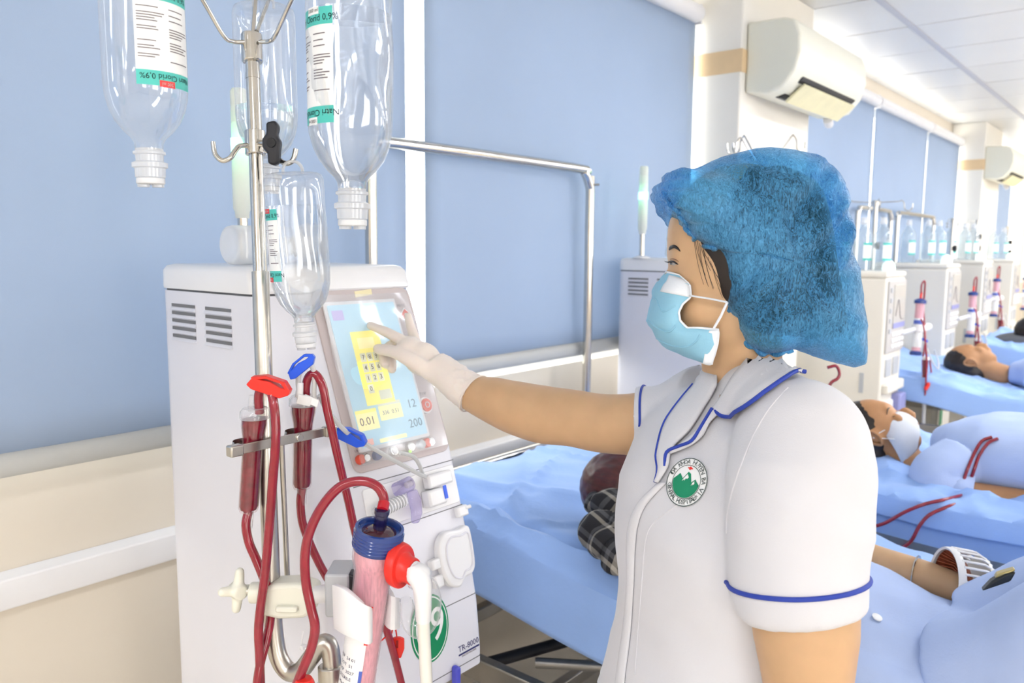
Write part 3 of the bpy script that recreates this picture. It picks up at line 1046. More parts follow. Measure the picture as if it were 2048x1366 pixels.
line('blood line looping over from the left chamber and running straight down', [(0.6020, 0.9550, 1.2217), (0.5993, 0.9520, 1.2440), (0.5991, 0.9450, 1.2566), (0.6026, 0.9350, 1.2587), (0.6034, 0.9250, 1.2469), (0.6025, 0.9180, 1.2173), (0.5995, 0.9150, 1.1842), (0.5943, 0.9150, 1.1406), (0.5859, 0.9150, 1.0700), (0.5778, 0.9150, 1.0095), (0.5696, 0.9150, 0.9666), (0.5656, 0.9150, 0.9364), (0.5659, 0.9150, 0.9008), (0.5661, 0.9150, 0.8362)])
line('blood line leaving the bottom of the left chamber', [(0.5818, 0.9570, 1.0880), (0.5761, 0.9550, 1.0701), (0.5768, 0.9500, 1.0464), (0.5805, 0.9400, 1.0244), (0.5856, 0.9300, 0.9972), (0.5915, 0.9260, 0.9699), (0.5901, 0.9240, 0.9422), (0.5804, 0.9200, 0.9148), (0.5662, 0.9150, 0.8864), (0.5540, 0.9100, 0.8436)])
line('blood line arching out of the right chamber behind the dialyzer', [(0.6787, 0.9550, 1.2245), (0.6770, 0.9530, 1.2476), (0.6781, 0.9480, 1.2632), (0.6836, 0.9400, 1.2678), (0.6887, 0.9300, 1.2510), (0.6920, 0.9250, 1.2178), (0.6978, 0.9200, 1.1789), (0.7084, 0.9200, 1.1347), (0.7236, 0.9200, 1.0747), (0.7374, 0.9200, 1.0157), (0.7621, 0.9200, 0.9332), (0.7891, 0.9200, 0.8627), (0.8092, 0.9200, 0.8007), (0.8277, 0.9200, 0.7331)])
line('blood line leaving the bottom of the right chamber', [(0.6691, 0.9570, 1.1003), (0.6659, 0.9570, 1.0793), (0.6671, 0.9550, 1.0495), (0.6749, 0.9500, 1.0183), (0.6889, 0.9450, 0.9810), (0.7060, 0.9400, 0.9444), (0.7294, 0.9400, 0.9024), (0.7469, 0.9450, 0.8581)])

# --- dialyzer
DT, DB = V((0.6328, 0.7463, 1.0899)), V((0.6289, 0.7939, 0.8551))
dz = (DT - DB).normalized()
toc_ = V(-DT.x, -DT.y, 0)
toc_ = (toc_ - dz * toc_.dot(dz)).normalized()
fd_ = frame(DT, toc_, dz.cross(toc_), dz)
dia = thing('dialyzer', 'pink fibre dialyzer with dark blue header held in white clamp', 'dialyzer', tuple(DB))
m_fib = M('pink fibre bundle', (236, 182, 192), 0.35, var=0.16, vscale=60, stretch=(6, 6, .25), coat=.3)
m_hdr = M('blue header', (34, 66, 140), 0.2, var=0.05, coat=.6)
LD = (DT - DB).length


def dlathe(prof, n=32):
    return MB().lathe(prof, n, fd_)


dlathe([(0, -LD), (.022, -LD), (.022, -.07), (.0225, -.045), (.027, -.03), (.0275, -.012), (0, -.012)]).build('fibre_bundle', m_fib, dia)
dlathe([(.0235, -LD), (.0235, -.072), (.0245, -.048), (.029, -.032), (.0295, -.014)]).build('casing', clear_mat('dialyzer casing', (255, 246, 248), (250, 240, 243), edge=.5, base=.05), dia)
hd = dlathe([(.0300, -.016), (.0312, -.014), (.0312, .006), (.0305, .012), (.027, .0125), (.0255, .009), (.0255, .002), (0, .002)]).build('header', m_hdr, dia)
dlathe([(0, .0025), (.0252, .0025), (.0225, .006), (.012, .011), (0, .012)]).build('header_dome', M('dark red dome', (70, 28, 40), .12, coat=.8, var=.15, vscale=50), hd)
dlathe([(.0075, .010), (.0085, .012), (.0085, .030), (.0095, .031), (.0095, .036), (.006, .037), (0, .037)], 20).build('header_port', M('blue black port', (30, 26, 70), .2, coat=.5), hd)
for k in range(5):
    dlathe([(.0313, -.012 + k * .0042), (.0318, -.0112 + k * .0042), (.0313, -.0104 + k * .0042)]).build('header_rib', m_hdr, hd)
pr0 = fd_ @ V(0, 0, .034)
line('blood line arching from the blue header of the dialyzer to lower left', [tuple(pr0), (0.6401, 0.7446, 1.1285), (0.6407, 0.7461, 1.1409), (0.6354, 0.7548, 1.1532), (0.6229, 0.7705, 1.1580), (0.6070, 0.7881, 1.1504), (0.5909, 0.8029, 1.1266), (0.5782, 0.8123, 1.0955), (0.5715, 0.8145, 1.0644), (0.5695, 0.8109, 1.0315), (0.5709, 0.8036, 1.0005), (0.5720, 0.7977, 0.9757), (0.5665, 0.7993, 0.9490), (0.5569, 0.8057, 0.9216), (0.5468, 0.8123, 0.8917)])
dsl = MB().tube([pr0 + dz * .001, V((0.6407, 0.7444, 1.1309))], .0075, 14).build('port_sleeve', M('red sleeve', (196, 24, 40), .2, coat=.6), dia)


def dpatch(a0, a1, z0, z1, r, nu=14):
    a0, a1 = math.radians(a0), math.radians(a1)
    return MB().grid(nu, 10, lambda u, v: fd_ @ V(r * math.cos(a0 + (a1 - a0) * u), r * math.sin(a0 + (a1 - a0) * u), z0 + (z1 - z0) * v))


sgn = 1 if (fd_ @ V(0, 1, 0) - DT).dot(V(.643, -.766, 0)) > 0 else -1
dl = dpatch(sgn * -100, sgn * 8, -.255, -.088, .0240).build('label', m_paper, dia)
dpatch(sgn * -100, sgn * 12, -.098, -.085, .0241).build('label_band', m_red, dl)
dpatch(sgn * 0, sgn * 12, -.14, -.09, .02415).build('label_band', m_red, dl)
dpatch(sgn * -2, sgn * 8, -.255, -.178, .02415).build('label_stripe', M('blue print', (90, 110, 200), .5), dl)
for k, tx in enumerate(('HOLLOW FIBER', 'DIALYZER', '', '', '', '', 'REF  24 01', 'LOT  51', 'EXP  2027', 'STERILE', 'Made in')):
    if tx:
        zc = -.108 - k * .0095
        part('label_lettering', text_mesh(tx, .0062, None, .00002, bend=lambda c, zc=zc: fd_ @ V(.02425 * math.cos(sgn * (-.85) + sgn * c.x / .024), .02425 * math.sin(sgn * (-.85) + sgn * c.x / .024), zc + c.y)), m_navy, dl)
for k in range(7):
    dpatch(sgn * -88, sgn * (-30 + 12 * (k % 3)), -.222 - .0048 * k, -.2207 - .0048 * k, .02425).build('label_line', m_navy, dl)

# --- white clamp on the pole that carries dialyzer and knob
hc = thing('dialyzer_holder', 'ivory clamp with star knob and white jaws gripping the dialyzer', 'holder', (0.6072, 0.9086, 0.9553))
fh = frame((0.6101, 0.9158, 0.9702), (.643, -.766, 0), (0, 0, 1), (-.766, -.643, 0))
hull = [(-.030, .014), (-.012, .022), (.02, .024), (.046, .016), (.046, -.012), (.03, -.026), (-.005, -.028), (-.026, -.024), (-.034, -.010)]
MB().prism(hull, -.018, .018, fh).build('clamp_body', m_ivory, hc, bevel=.006, seg=3)
MB().prism(rrect(-.008, -.014, .022, -.006, .003), .018, .026, fh).build('clamp_lug', m_ivory, hc, bevel=.002)
MB().cyl(fh @ V(-.075, .006, 0), fh @ V(-.02, .004, 0), .005, 12).build('clamp_screw', m_brush, hc)
MB().lathe([(.006, -.008), (.0145, -.008), (.0145, .008), (.006, .008)], 20, frame(fh @ V(-.041, .003, 0), (0, 0, 1), (-.766, -.643, 0), (.643, -.766, 0)), cap=False).build('clamp_ring', m_ivory, hc, bevel=.002)
sk = MB()
fs_ = frame(fh @ V(-.066, .006, 0), (0, 0, 1), (.988, -.15, 0))
for k in range(4):
    a = k * PI / 2 + .15
    sk.capsule([fs_ @ V(0, 0, 0), fs_ @ V(.026 * math.cos(a), .022 * math.sin(a), 0)], [.0085, .0065], 12)
sk.cyl(fs_ @ V(0, 0, .012), fs_ @ V(0, 0, -.012), .011, 16)
part('star_knob', fused(sk, .0022, 6), m_ivory, hc)
MB().cyl(fh @ V(.04, .002, .004), (0.6205, 0.8222, 0.9978), .012, 16).build('holder_arm', m_white, hc)
fg = frame((0.6196, 0.8166, 1.0032), (.643, -.766, 0), (0, 0, 1), (-.766, -.643, 0))
MB().prism(rrect(-.010, -.028, .022, .030, .004), -.03, .022, fg).build('jaw_base', m_grey, hc, bevel=.003)
MB().prism([(.004, .018), (.022, .03), (.032, .026), (.03, .006), (.012, 0)], .0, .020, fg).build('jaw_spring', m_dark, hc, bevel=.002)
jw = []
for px_, py0, py1, dd in ((669, 1165, 1262, .985), (690, 1172, 1272, .968), (715, 1190, 1285, .962), (733, 1204, 1295, .962), (741, 1208, 1288, .966)):
    jw.append([V((0.5910, 0.7517, 1.0190))] * 0 + [(px_, py0, py1, dd)])


def sheet(cols, name, mat, parent, thick, bevel=.001):
    """cols: list of (top point, bottom point)"""
    tp = smooth_path([c[0] for c in cols], 4)
    bt = smooth_path([c[1] for c in cols], 4)
    n = len(tp) - 1
    o = MB().grid(n, 6, lambda u, v: tp[round(u * n)].lerp(bt[round(u * n)], v)).build(name, mat, parent, thick=thick)
    md = o.modifiers.new('bevel', 'BEVEL')
    md.width = bevel
    md.segments = 2
    return o


sheet([(V((0.5893, 0.7795, 1.0320)), V((0.5860, 0.7737, 0.9783))), (V((0.5835, 0.7514, 1.0369)), V((0.5796, 0.7459, 0.9815))), (V((0.5862, 0.7311, 1.0294)), V((0.5824, 0.7267, 0.9804))), (V((0.5920, 0.7226, 1.0211)), V((0.5884, 0.7184, 0.9745))), (V((0.6010, 0.7261, 1.0131)), V((0.5975, 0.7228, 0.9720)))], 'jaw', m_white, hc, .007, .002)
sheet([(V((0.6589, 0.7633, 1.0111)), V((0.6534, 0.7617, 0.9671))), (V((0.6537, 0.7450, 1.0060)), V((0.6492, 0.7424, 0.9627))), (V((0.6644, 0.7465, 0.9979)), V((0.6607, 0.7439, 0.9600)))], 'jaw', m_white, hc, .008, .002)

# --- red coupling, white elbow and dialysate hose on the side port
co = thing('dialysate_coupling', 'red round coupling with white elbow hose on the dialyzer side', 'coupling', (0.6526, 0.6892, 0.9079))
cax = (V((0.6515, 0.6932, 1.0505)) - V((0.6419, 0.7299, 1.0603))).normalized()
fcz = frame((0.6400, 0.7241, 1.0592), (0, 0, 1), cax.cross(V(0, 0, 1)), cax)
MB().lathe([(0, -.002), (.020, -.002), (.0275, .002), (.0275, .010), (.0265, .013), (.019, .014), (.0165, .020), (.0165, .029), (.0, .029)], 32, fcz).build('coupling_ring', m_red, co, bevel=.001)
MB().cyl((0.6319, 0.7428, 1.0651), fcz @ V(0, 0, .0), .010, 14).build('side_port', m_hdr, co)
m_hose = M('milky hose', (238, 236, 228), .3, var=.02, coat=.3)
MB().tube(smooth_path([fcz @ V(0, 0, .026), fcz @ V(0, 0, .04), (0.6424, 0.6888, 1.0533), (0.6438, 0.6807, 1.0437), (0.6452, 0.6797, 1.0219), (0.6502, 0.6842, 0.9931)], 5), [.0135, .0135, .0135, .0125, .0105, .0092], 18).build('elbow', m_white, co)
MB().tube([(0.6483, 0.6831, 1.0005), (0.6576, 0.6896, 0.9427), (0.6672, 0.6948, 0.8629)], .0078, 16).build('hose', m_hose, co)
MB().tube(smooth_path([(0.6489, 0.7021, 1.0398), (0.6649, 0.6967, 1.0283), (0.6733, 0.6983, 1.0066), (0.6753, 0.7061, 0.9768), (0.6675, 0.7136, 0.9673), (0.6617, 0.7229, 0.9798), (0.6546, 0.7206, 1.0064)], 5), [.010, .014, .016, .016, .014, .012, .008], 14).build('clear_hood', m_clear, co)

# --- clamps and small lines
m_soft = M('soft clear line', (238, 238, 236), .25, var=.02, coat=.4, tl=.3)


def clip(label, c, ax, mat, s=1.0, cat='line clamp'):
    f = frame(c, ax, V(ax).cross(V(.766, .643, 0)), None)
    t = thing('line_clamp', label, cat, tuple(c), group='plastic line clamps')
    MB().prism([(-.022 * s, -.006 * s), (-.016 * s, -.009 * s), (.014 * s, -.009 * s), (.022 * s, -.003 * s), (.022 * s, .003 * s), (.012 * s, .002 * s), (.0, .0045 * s), (-.012 * s, .003 * s), (-.018 * s, .004 * s)], -.0065 * s, .0065 * s, f).build('clamp_body', mat, t, bevel=.0012)
    MB().prism([(-.020 * s, .003 * s), (-.006 * s, .009 * s), (.014 * s, .009 * s), (.022 * s, .002 * s), (.019 * s, 0), (.011 * s, .006 * s), (-.005 * s, .006 * s), (-.018 * s, 0)], -.0065 * s, .0065 * s, f).build('clamp_arm', mat, t, bevel=.0012)
    MB().prism([(-.004 * s, -.004 * s), (.004 * s, -.004 * s), (0, .004 * s)], -.0055 * s, .0055 * s, f).build('pinch_tooth', mat, t)
    return t


clip('red line clamp above the left blood chamber', (0.6034, 0.9300, 1.2633), (.55, -.60, -.28), m_red, 1.3)
clip('blue line clamp above the right blood chamber', (0.6638, 0.9450, 1.2817), (.50, -.45, .55), m_blue, 1.05)
clip('blue line clamp in front of the screen corner', (0.7610, 0.9600, 1.1605), (.45, -.62, -.35), m_blue, 1.2)
line('short clear line between red clamp and chamber', [(0.5968, 0.9400, 1.2616), (0.6033, 0.9300, 1.2627), (0.6169, 0.9250, 1.2560)], .0036, m_soft, 'clear_line', cat='clear line', group='clear lines')
line('clear line rising from the right chamber into the blue clamp', [(0.6686, 0.9550, 1.2303), (0.6658, 0.9550, 1.2488), (0.6627, 0.9500, 1.2642), (0.6654, 0.9450, 1.2787), (0.6752, 0.9420, 1.2829), (0.6819, 0.9400, 1.2702), (0.6811, 0.9400, 1.2377), (0.6842, 0.9400, 1.2257)], .0036, m_soft, 'clear_line', cat='clear line', group='clear lines')
line('clear line from the right chamber through the lower blue clamp to the pump', [(0.6914, 0.9400, 1.2363), (0.7052, 0.9450, 1.2131), (0.7303, 0.9550, 1.1896), (0.7600, 0.9600, 1.1622), (0.8031, 0.9650, 1.1352), (0.8594, 0.9700, 1.0994), (0.9248, 0.9850, 1.0613), (0.9557, 1.0000, 1.0463)], .0037, m_soft, 'clear_line', cat='clear line', group='clear lines')
line('clear line curling under the knobs of the machine', [(0.8750, 0.9750, 1.1098), (0.9077, 0.9800, 1.0964), (0.9273, 0.9850, 1.0776), (0.9497, 1.0000, 1.0521)], .0035, m_soft, 'clear_line', cat='clear line', group='clear lines')
cn = thing('line_connector', 'white screw connectors on the cap of the right blood chamber', 'connector', (0.6693, 0.9500, 1.2309))
MB().cyl((0.6627, 0.9500, 1.2354), (0.6658, 0.9500, 1.2566), .006, 12, .0045).build('connector_body', m_white, cn, bevel=.001)
MB().prism(rrect(-.010, -.007, .010, .007, .002), -.004, .004, frame((0.6661, 0.9430, 1.2322), (.75, -.55, -.25), (.2, -.1, 1))).build('connector_wing', m_white, cn, bevel=.001)
MB().prism(rrect(-.011, -.005, .011, .006, .002), -.004, .004, frame((0.6743, 0.9380, 1.2303), (.75, -.55, -.45), (.3, -.1, 1))).build('connector_wing', m_white, cn, bevel=.001)
# thin red heparin line with its clip, and the cap of another line at the bottom edge
hp = line('thin red line looping to the small red clip', [(0.7623, 0.9200, 0.8278), (0.7908, 0.9200, 0.8372), (0.8044, 0.9200, 0.8379), (0.8166, 0.9300, 0.8536), (0.8237, 0.9300, 0.8272), (0.8181, 0.9250, 0.8208)], .0012, m_red, 'thin_line', cat='thin line', group=None)
rc = thing('pinch_clip', 'small red pinch clip hanging beside the dialyzer', 'clip', (0.8176, 0.9200, 0.7956))
fr_ = frame((0.8178, 0.9200, 0.8116), (.643, -.766, 0), (0, 0, 1))
MB().prism([(-.009, .014), (-.003, .016), (.003, .016), (.010, .013), (.010, -.004), (.005, -.018), (-.002, -.019), (-.006, -.006), (-.011, 0)], -.004, .004, fr_).build('clip_body', m_red, rc, bevel=.0015)
MB().prism([(-.002, .012), (.001, .012), (.001, .0), (-.002, .0)], .0041, .005, fr_).build('clip_slot', M('dark red', (160, 20, 20), .5), rc)
rk = thing('red_line_cap', 'red screw cap at the bottom edge under the pole foot', 'cap', (0.5568, 0.8004, 0.8918))
MB().lathe([(0, -.03), (.011, -.03), (.013, -.012), (.013, .004), (.010, .010), (0, .011)], 20, frame((0.5570, 0.8022, 0.9030), (1, 0, 0), (0, 1, 0))).build('cap_body', m_red, rk)
MB().lathe([(0, -.05), (.006, -.05), (.006, -.03), (0, -.03)], 14, frame((0.5570, 0.8022, 0.9030), (1, 0, 0), (0, 1, 0))).build('cap_stem', m_white, rk)
# white cable tie on the bent foot
ct = thing('cable_tie', 'white cable tie around the bent pole foot', 'cable tie', (0.6139, 0.8753, 0.9025))
MB().tube([(0.6067, 0.8775, 0.9103), (0.6098, 0.8776, 0.9306)], .0012, 6).build('tie_tail', m_white, ct)
MB().box((0.6072, 0.8737, 0.9100), (.008, .006, .006)).build('tie_head', m_white, ct, bevel=.001)
MB().tube(smooth_path([(0.6052, 0.8788, 0.9076), (0.6105, 0.8693, 0.9074), (0.6155, 0.8653, 0.9010)], 4), .0018, 6).build('tie_band', m_white, ct)

# ================================================================== the nurse
from mathutils.bvhtree import BVHTree

VR = V(.643, -.766, 0)        # across, from her face to her back
VD = V(.766, .643, 0)         # from her left side to her right side
UZ = V(0, 0, 1)
m_skin = M('skin', (210, 171, 132), 0.45, var=0.05, vscale=25, sss=0.12, spec=.35)
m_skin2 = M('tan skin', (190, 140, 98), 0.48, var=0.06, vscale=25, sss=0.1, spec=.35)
m_uni = M('white uniform cloth', (220, 219, 224), 0.75, var=0.015, vscale=8, bump=.12, bscale=900, sheen=.2)
m_pipe = M('blue piping', (44, 68, 170), 0.6, var=0.03)
m_hair = M('black brown hair', (34, 25, 22), 0.38, var=0.3, vscale=90, stretch=(1, 1, .2), spec=.6)
m_glove = M('latex glove', (243, 230, 220), 0.5, var=0.03, vscale=30, bump=.1, bscale=120, sss=.1)


def bvh_of(me):
    return BVHTree.FromPolygons([v.co for v in me.vertices], [p.vertices for p in me.polygons])


def snap(tree, p, d, off=0.0, back=.6):
    """slide p along d onto the surface"""
    p, d = V(p), V(d).normalized()
    h = tree.ray_cast(p - d * back, d)
    if h[0] is None:
        h = tree.find_nearest(p)
        return h[0] + h[1] * off, h[1]
    n = h[1] if h[1].dot(d) < 0 else -h[1]
    return h[0] + n * off, n


def oval(c, ax, ay, n=36, e=2.2):
    """ring around c with half axes ax, ay (superellipse)"""
    out = []
    for j in range(n):
        a = 2 * PI * j / n
        ca, sa = math.cos(a), math.sin(a)
        out.append(V(c) + V(ax) * (abs(ca) ** (2 / e)) * (1 if ca >= 0 else -1) + V(ay) * (abs(sa) ** (2 / e)) * (1 if sa >= 0 else -1))
    return out


def inflate(outline, c, nrm, T, k=14, m=3.0, up=1.0):
    """closed cushion-like body with a given outline; rounded through its thickness"""
    O = [V(p) for p in outline]
    c = V(c)
    nrm = V(nrm).normalized()
    rings = []
    for i in range(k + 1):
        s = math.sin(PI * (i / k - .5))
        q = max(.02, (1 - abs(s) ** m) ** (1 / m))
        rings.append([c + (p - c) * q + nrm * T * s for p in O])
    return rings


def fingers(mb, chains):
    for pts, rad in chains:
        mb.capsule(smooth_path(pts, 3), [rad[0] + (rad[-1] - rad[0]) * i / (len(smooth_path(pts, 3)) - 1) for i in range(len(smooth_path(pts, 3)))], 12)


nurse = thing('person', 'nurse in white uniform, blue hair cap and mask pressing the screen', 'person', (1.0, .43, 0))

# torso axes: turned a little towards the viewer
NF = V(-.906, .422, 0)
NL = V(-.422, -.906, 0)
tr = [((0.9404, 0.4343, 0.7907), .128, .172), ((0.9400, 0.4361, 0.8400), .125, .167), ((0.9386, 0.4369, 0.8784), .119, .160), ((0.9434, 0.4416, 0.9350), .108, .150),
      ((0.9479, 0.4459, 0.9876), .104, .145), ((0.9558, 0.4462, 1.0403), .111, .153), ((0.9650, 0.4449, 1.0930), .117, .163), ((0.9750, 0.4426, 1.1457), .109, .168),
      ((0.9835, 0.4398, 1.1852), .098, .170), ((0.9914, 0.4364, 1.2182), .083, .160), ((0.9977, 0.4332, 1.2413), .068, .128), ((1.0036, 0.4298, 1.2611), .058, .086), ((1.0087, 0.4273, 1.2808), .053, .060)]
# ---- the tunic
tu = MB()
tu.loft([oval(c, NF * a, NL * b, 40, 2.3) for c, a, b in tr])
NS = [((0.9305, 0.3497, 1.2463), .058), ((0.9066, 0.3279, 1.2287), .074), ((0.8809, 0.3203, 1.1908), .078), ((0.8648, 0.3111, 1.1388), .0765), ((0.8553, 0.3013, 1.0922), .072), ((0.8521, 0.2931, 1.0518), .066)]
tu.tube([V(p) for p, r in NS], [r for p, r in NS], 28)
tu.ell(NS[1][0], (.074,) * 3)
tu.capsule([(0.9731, 0.4030, 1.2588), (0.9306, 0.3411, 1.2428)], [.05, .056], 18)
FS = [((1.0509, 0.5094, 1.2338), .055), ((1.0696, 0.5459, 1.2128), .060), ((1.0550, 0.5832, 1.1931), .056), ((1.0397, 0.6207, 1.1877), .0545)]
tu.tube([V(p) for p, r in FS], [r for p, r in FS], 24)
tu.ell(FS[1][0], (.060,) * 3)
tme = fused(tu, .0058, 7, .5)


def cloth_noise(co, n):
    a = noise.noise(co * 6.0) * .007
    d = V(co.dot(V(.3, -.5, .8)) * 9, co.dot(V(.8, .5, -.2)) * 3, co.z * 3)
    b = (noise.noise(d) + .6 * (1 - 2 * abs(noise.noise(d * 1.7 + V(4, 2, 0))))) * .0065
    # pull folds radiating from the armpit
    q = co - V((0.8572, 0.3788, 1.1427))
    r = q.length
    an = math.atan2(q.z, q.dot(VR))
    w = math.exp(-((r - .095) / .04) ** 2)
    return co + n * (a + b + w * .0012 * noise.noise(V(an * 2.5, r * 8, 0)))


warp(tme, cloth_noise)
tunic = part('uniform_tunic', tme, m_uni, nurse)
TB = bvh_of(tme)
# trousers below the frame
tz = MB()
hipc = V(tr[0][0])
for s in (-1, 1):
    kx = hipc + NL * (.085 * s)
    tz.loft([oval(V(kx.x, kx.y, z), NF * a, NL * b, 24) for z, a, b in ((.84, .115, .10), (.7, .095, .09), (.45, .07, .072), (.2, .062, .064), (.05, .066, .068))])
tz.loft([oval(V(hipc.x, hipc.y, z), NF * a, NL * b, 32) for z, a, b in ((.70, .10, .16), (.78, .122, .172), (.85, .12, .165))])
part('trousers', fused(tz, .012, 4), m_uni, nurse)
for s in (-1, 1):
    q = V(hipc.x, hipc.y, 0) + NL * (.085 * s)
    sh = MB()
    sh.loft([oval(q + NF * (.045) + UZ * z, NF * a, NL * b, 20, 2.6) for z, a, b in ((0, .12, .042), (.02, .125, .045), (.045, .11, .042), (.065, .07, .038), (.075, .05, .034))])
    sh.build('shoe', m_white, nurse)

# ---- skin: head, neck, both arms as one body
bd = MB()
hd_ = lambda px, py, z, r: bd.ell(px, r)
HX = Matrix((VR, VD, UZ)).transposed()          # local x = across, y = depth, z = up


def hell(c, rx, ry, rz, tilt=0.0):
    bd.ell(c, (rx, ry, rz), m=HX @ Matrix.Rotation(tilt, 3, 'Y'), n=28, k=18)


hell((1.0075, 0.4543, 1.4629), .096, .076, .098)
hell((0.9799, 0.4788, 1.4167), .0575, .066, .080)
hell((0.9662, 0.4876, 1.3760), .042, .058, .062)
hell((0.9628, 0.4880, 1.3563), .038, .046, .046)
hell((0.9825, 0.4668, 1.3684), .058, .063, .066)
hell((0.9538, 0.5150, 1.4445), .014, .040, .022)
hell((0.9448, 0.5173, 1.3986), .016, .018, .026)
bd.capsule([(1.0005, 0.4479, 1.3565), (1.0040, 0.4424, 1.2898), (1.0084, 0.4339, 1.2294)], [.054, .052, .060], 24)
bd.loft([oval(c, NF * (a - .014), NL * (b - .014), 32) for c, a, b in tr[5:]])
AN = [((0.9083, 0.3263, 1.2310), .05), ((0.8650, 0.3023, 1.1178), .0585), ((0.8540, 0.2934, 1.0661), .0585), ((0.8518, 0.2890, 1.0278), .0565), ((0.8513, 0.2843, 0.9736), .048), ((0.8516, 0.2817, 0.9190), .042),
      ((0.8504, 0.2854, 0.8459), .043), ((0.8467, 0.3018, 0.7410), .034), ((0.8417, 0.3115, 0.6754), .027)]
bd.tube(smooth_path([p for p, r in AN], 4), [r for p, r in AN], 24)
AF = [((1.0696, 0.5459, 1.2128), .050), ((1.0579, 0.5849, 1.1954), .0485), ((1.0424, 0.6275, 1.1823), .0475), ((1.0286, 0.6823, 1.1780), .046), ((1.0193, 0.7284, 1.1808), .0455), ((1.0069, 0.7792, 1.1811), .0475),
      ((0.9966, 0.8287, 1.1874), .0445), ((0.9864, 0.8691, 1.1962), .039), ((0.9782, 0.9070, 1.2044), .0315), ((0.9724, 0.9366, 1.2171), .025)]
bd.tube(smooth_path([p for p, r in AF], 4), [r for p, r in AF], 24)
# near hand, hanging below the frame
bd.capsule([(0.8417, 0.3115, 0.6754), (0.8331, 0.3153, 0.6407)], [.028, .036], 14)
HN = V((0.8316, 0.3155, 0.6321))
for k, (a, l) in enumerate(((-.03, .075), (-.01, .085), (.01, .08), (.03, .065))):
    b0 = HN + NF * a
    bd.capsule([b0, b0 + V(0, 0, -l * .55) + NL * -.006, b0 + V(0, 0, -l) + NL * -.02], [.0105, .009, .008], 10)
bd.capsule([HN + NF * .03 + UZ * .04, HN + NF * .05 + UZ * .005, HN + NF * .052 + UZ * -.03], [.012, .0105, .009], 10)
bme = fused(bd, .0052, 5, .5)
body = part('body', bme, m_skin, nurse)
BB = bvh_of(bme)

# ---- gloved hand on the screen
gl = MB()
gl.tube(smooth_path([(0.9797, 0.9050, 1.2028), (0.9750, 0.9332, 1.2155), (0.9719, 0.9600, 1.2302), (0.9677, 0.9862, 1.2427)], 4), [.0365, .0335, .031, .030], 22, flat=(1, .92, (0, 0, 1)))
gl.ell((0.9617, 1.0111, 1.2541), (.036, .030, .030), m=HX @ Matrix.Rotation(.55, 3, 'Y'))
gl.ell((0.9535, 1.0314, 1.2689), (.027, .030, .024), m=HX @ Matrix.Rotation(.6, 3, 'Y'))
fingers(gl, [([(0.9452, 1.0352, 1.2782), (0.9410, 1.0499, 1.2888), (0.9343, 1.0804, 1.3003), (0.9288, 1.1103, 1.3084)], (.0115, .0078)),
             ([(0.9511, 0.9815, 1.2372), (0.9317, 1.0030, 1.2545), (0.9218, 1.0377, 1.2679), (0.9163, 1.0759, 1.2702)], (.0165, .0095)),
             ([(0.9536, 1.0405, 1.2770), (0.9496, 1.0688, 1.2768), (0.9390, 1.0864, 1.2609), (0.9286, 1.0720, 1.2427)], (.0115, .0088)),
             ([(0.9644, 1.0432, 1.2758), (0.9629, 1.0678, 1.2721), (0.9544, 1.0826, 1.2552), (0.9424, 1.0693, 1.2325)], (.011, .0085)),
             ([(0.9735, 1.0400, 1.2753), (0.9786, 1.0531, 1.2936), (0.9799, 1.0622, 1.3091), (0.9830, 1.0707, 1.3246)], (.0105, .0072))])
gme = fused(gl, .0028, 4, .5)


def glove_wrk(co, n):
    t = (co - V((0.9719, 0.9600, 1.2302))).dot(V(.643, -.766, 0))
    w = max(0, min(1, (t + .015) / .05))
    return co + n * (w * (.0022 * noise.noise(co * 85) + .0014 * noise.noise(co * 170)) + .0006 * noise.noise(co * 60))


warp(gme, glove_wrk)
glove = part('latex_glove', gme, m_glove, nurse)
gc = V((0.9797, 0.9050, 1.2028))
gax = (V((0.9750, 0.9332, 1.2155)) - gc).normalized()
gu = (UZ - gax * UZ.dot(gax)).normalized()
MB().tube([gc + gax * .001 + (gu * math.sin(a) * .94 + gax.cross(gu) * math.cos(a)) * .0368 for a in [2 * PI * k / 40 for k in range(40)]], .0014, 8, closed=True).build('glove_cuff', m_glove, glove)

# ---- hair under the cap
hrings = inflate([(0.9601, 0.5127, 1.4727), (0.9628, 0.5025, 1.4348), (0.9643, 0.4959, 1.4087), (0.9686, 0.4862, 1.3839), (0.9831, 0.4628, 1.3501), (1.0053, 0.4339, 1.3372), (1.0351, 0.3987, 1.3389), (1.0641, 0.3627, 1.3314), (1.0788, 0.3477, 1.3447),
                  (1.0788, 0.3585, 1.4036), (1.0780, 0.3715, 1.4690), (1.0738, 0.3885, 1.5343), (1.0495, 0.4216, 1.5569), (1.0155, 0.4620, 1.5565), (0.9884, 0.4907, 1.5365), (0.9723, 0.5044, 1.5069)],
                 (1.0264, 0.4268, 1.4356), VD, .088, 14, 3.2)
hm = MB().loft(hrings)
hmesh = fused(hm, .006, 5)
warp(hmesh, lambda co, n: co + n * .003 * noise.noise(V(co.x * 40, co.y * 40, co.z * 9)))
hair = part('hair', hmesh, m_hair, nurse)
st_ = MB()
rs = random.Random(5)
for k in range(12):
    t = k / 11
    x0, y0 = 1388 + 38 * t + rs.uniform(-4, 4), 482 + 60 * t * t
    L = rs.uniform(45, 100) * (1 - .35 * t)
    cv = 3 + 3 * t + rs.uniform(-1.5, 1.5)
    pts = []
    for j in range(6):
        u = j / 5
        px_, py_ = x0 + cv * math.sin(u * 2.2) + 18 * u * u, y0 + L * u
        pts.append((px_, py_))
    base = V((0.9217, 0.4678, 1.4481))
    w = []
    for px_, py_ in pts:
        p = base + VR * ((px_ - 1400) * .000625) - UZ * ((py_ - 500) * .00063)
        w.append(snap(BB, p, p - V(0, 0, 1.45), .0012)[0])
    st_.tube(smooth_path(w, 3), .00026, 4)
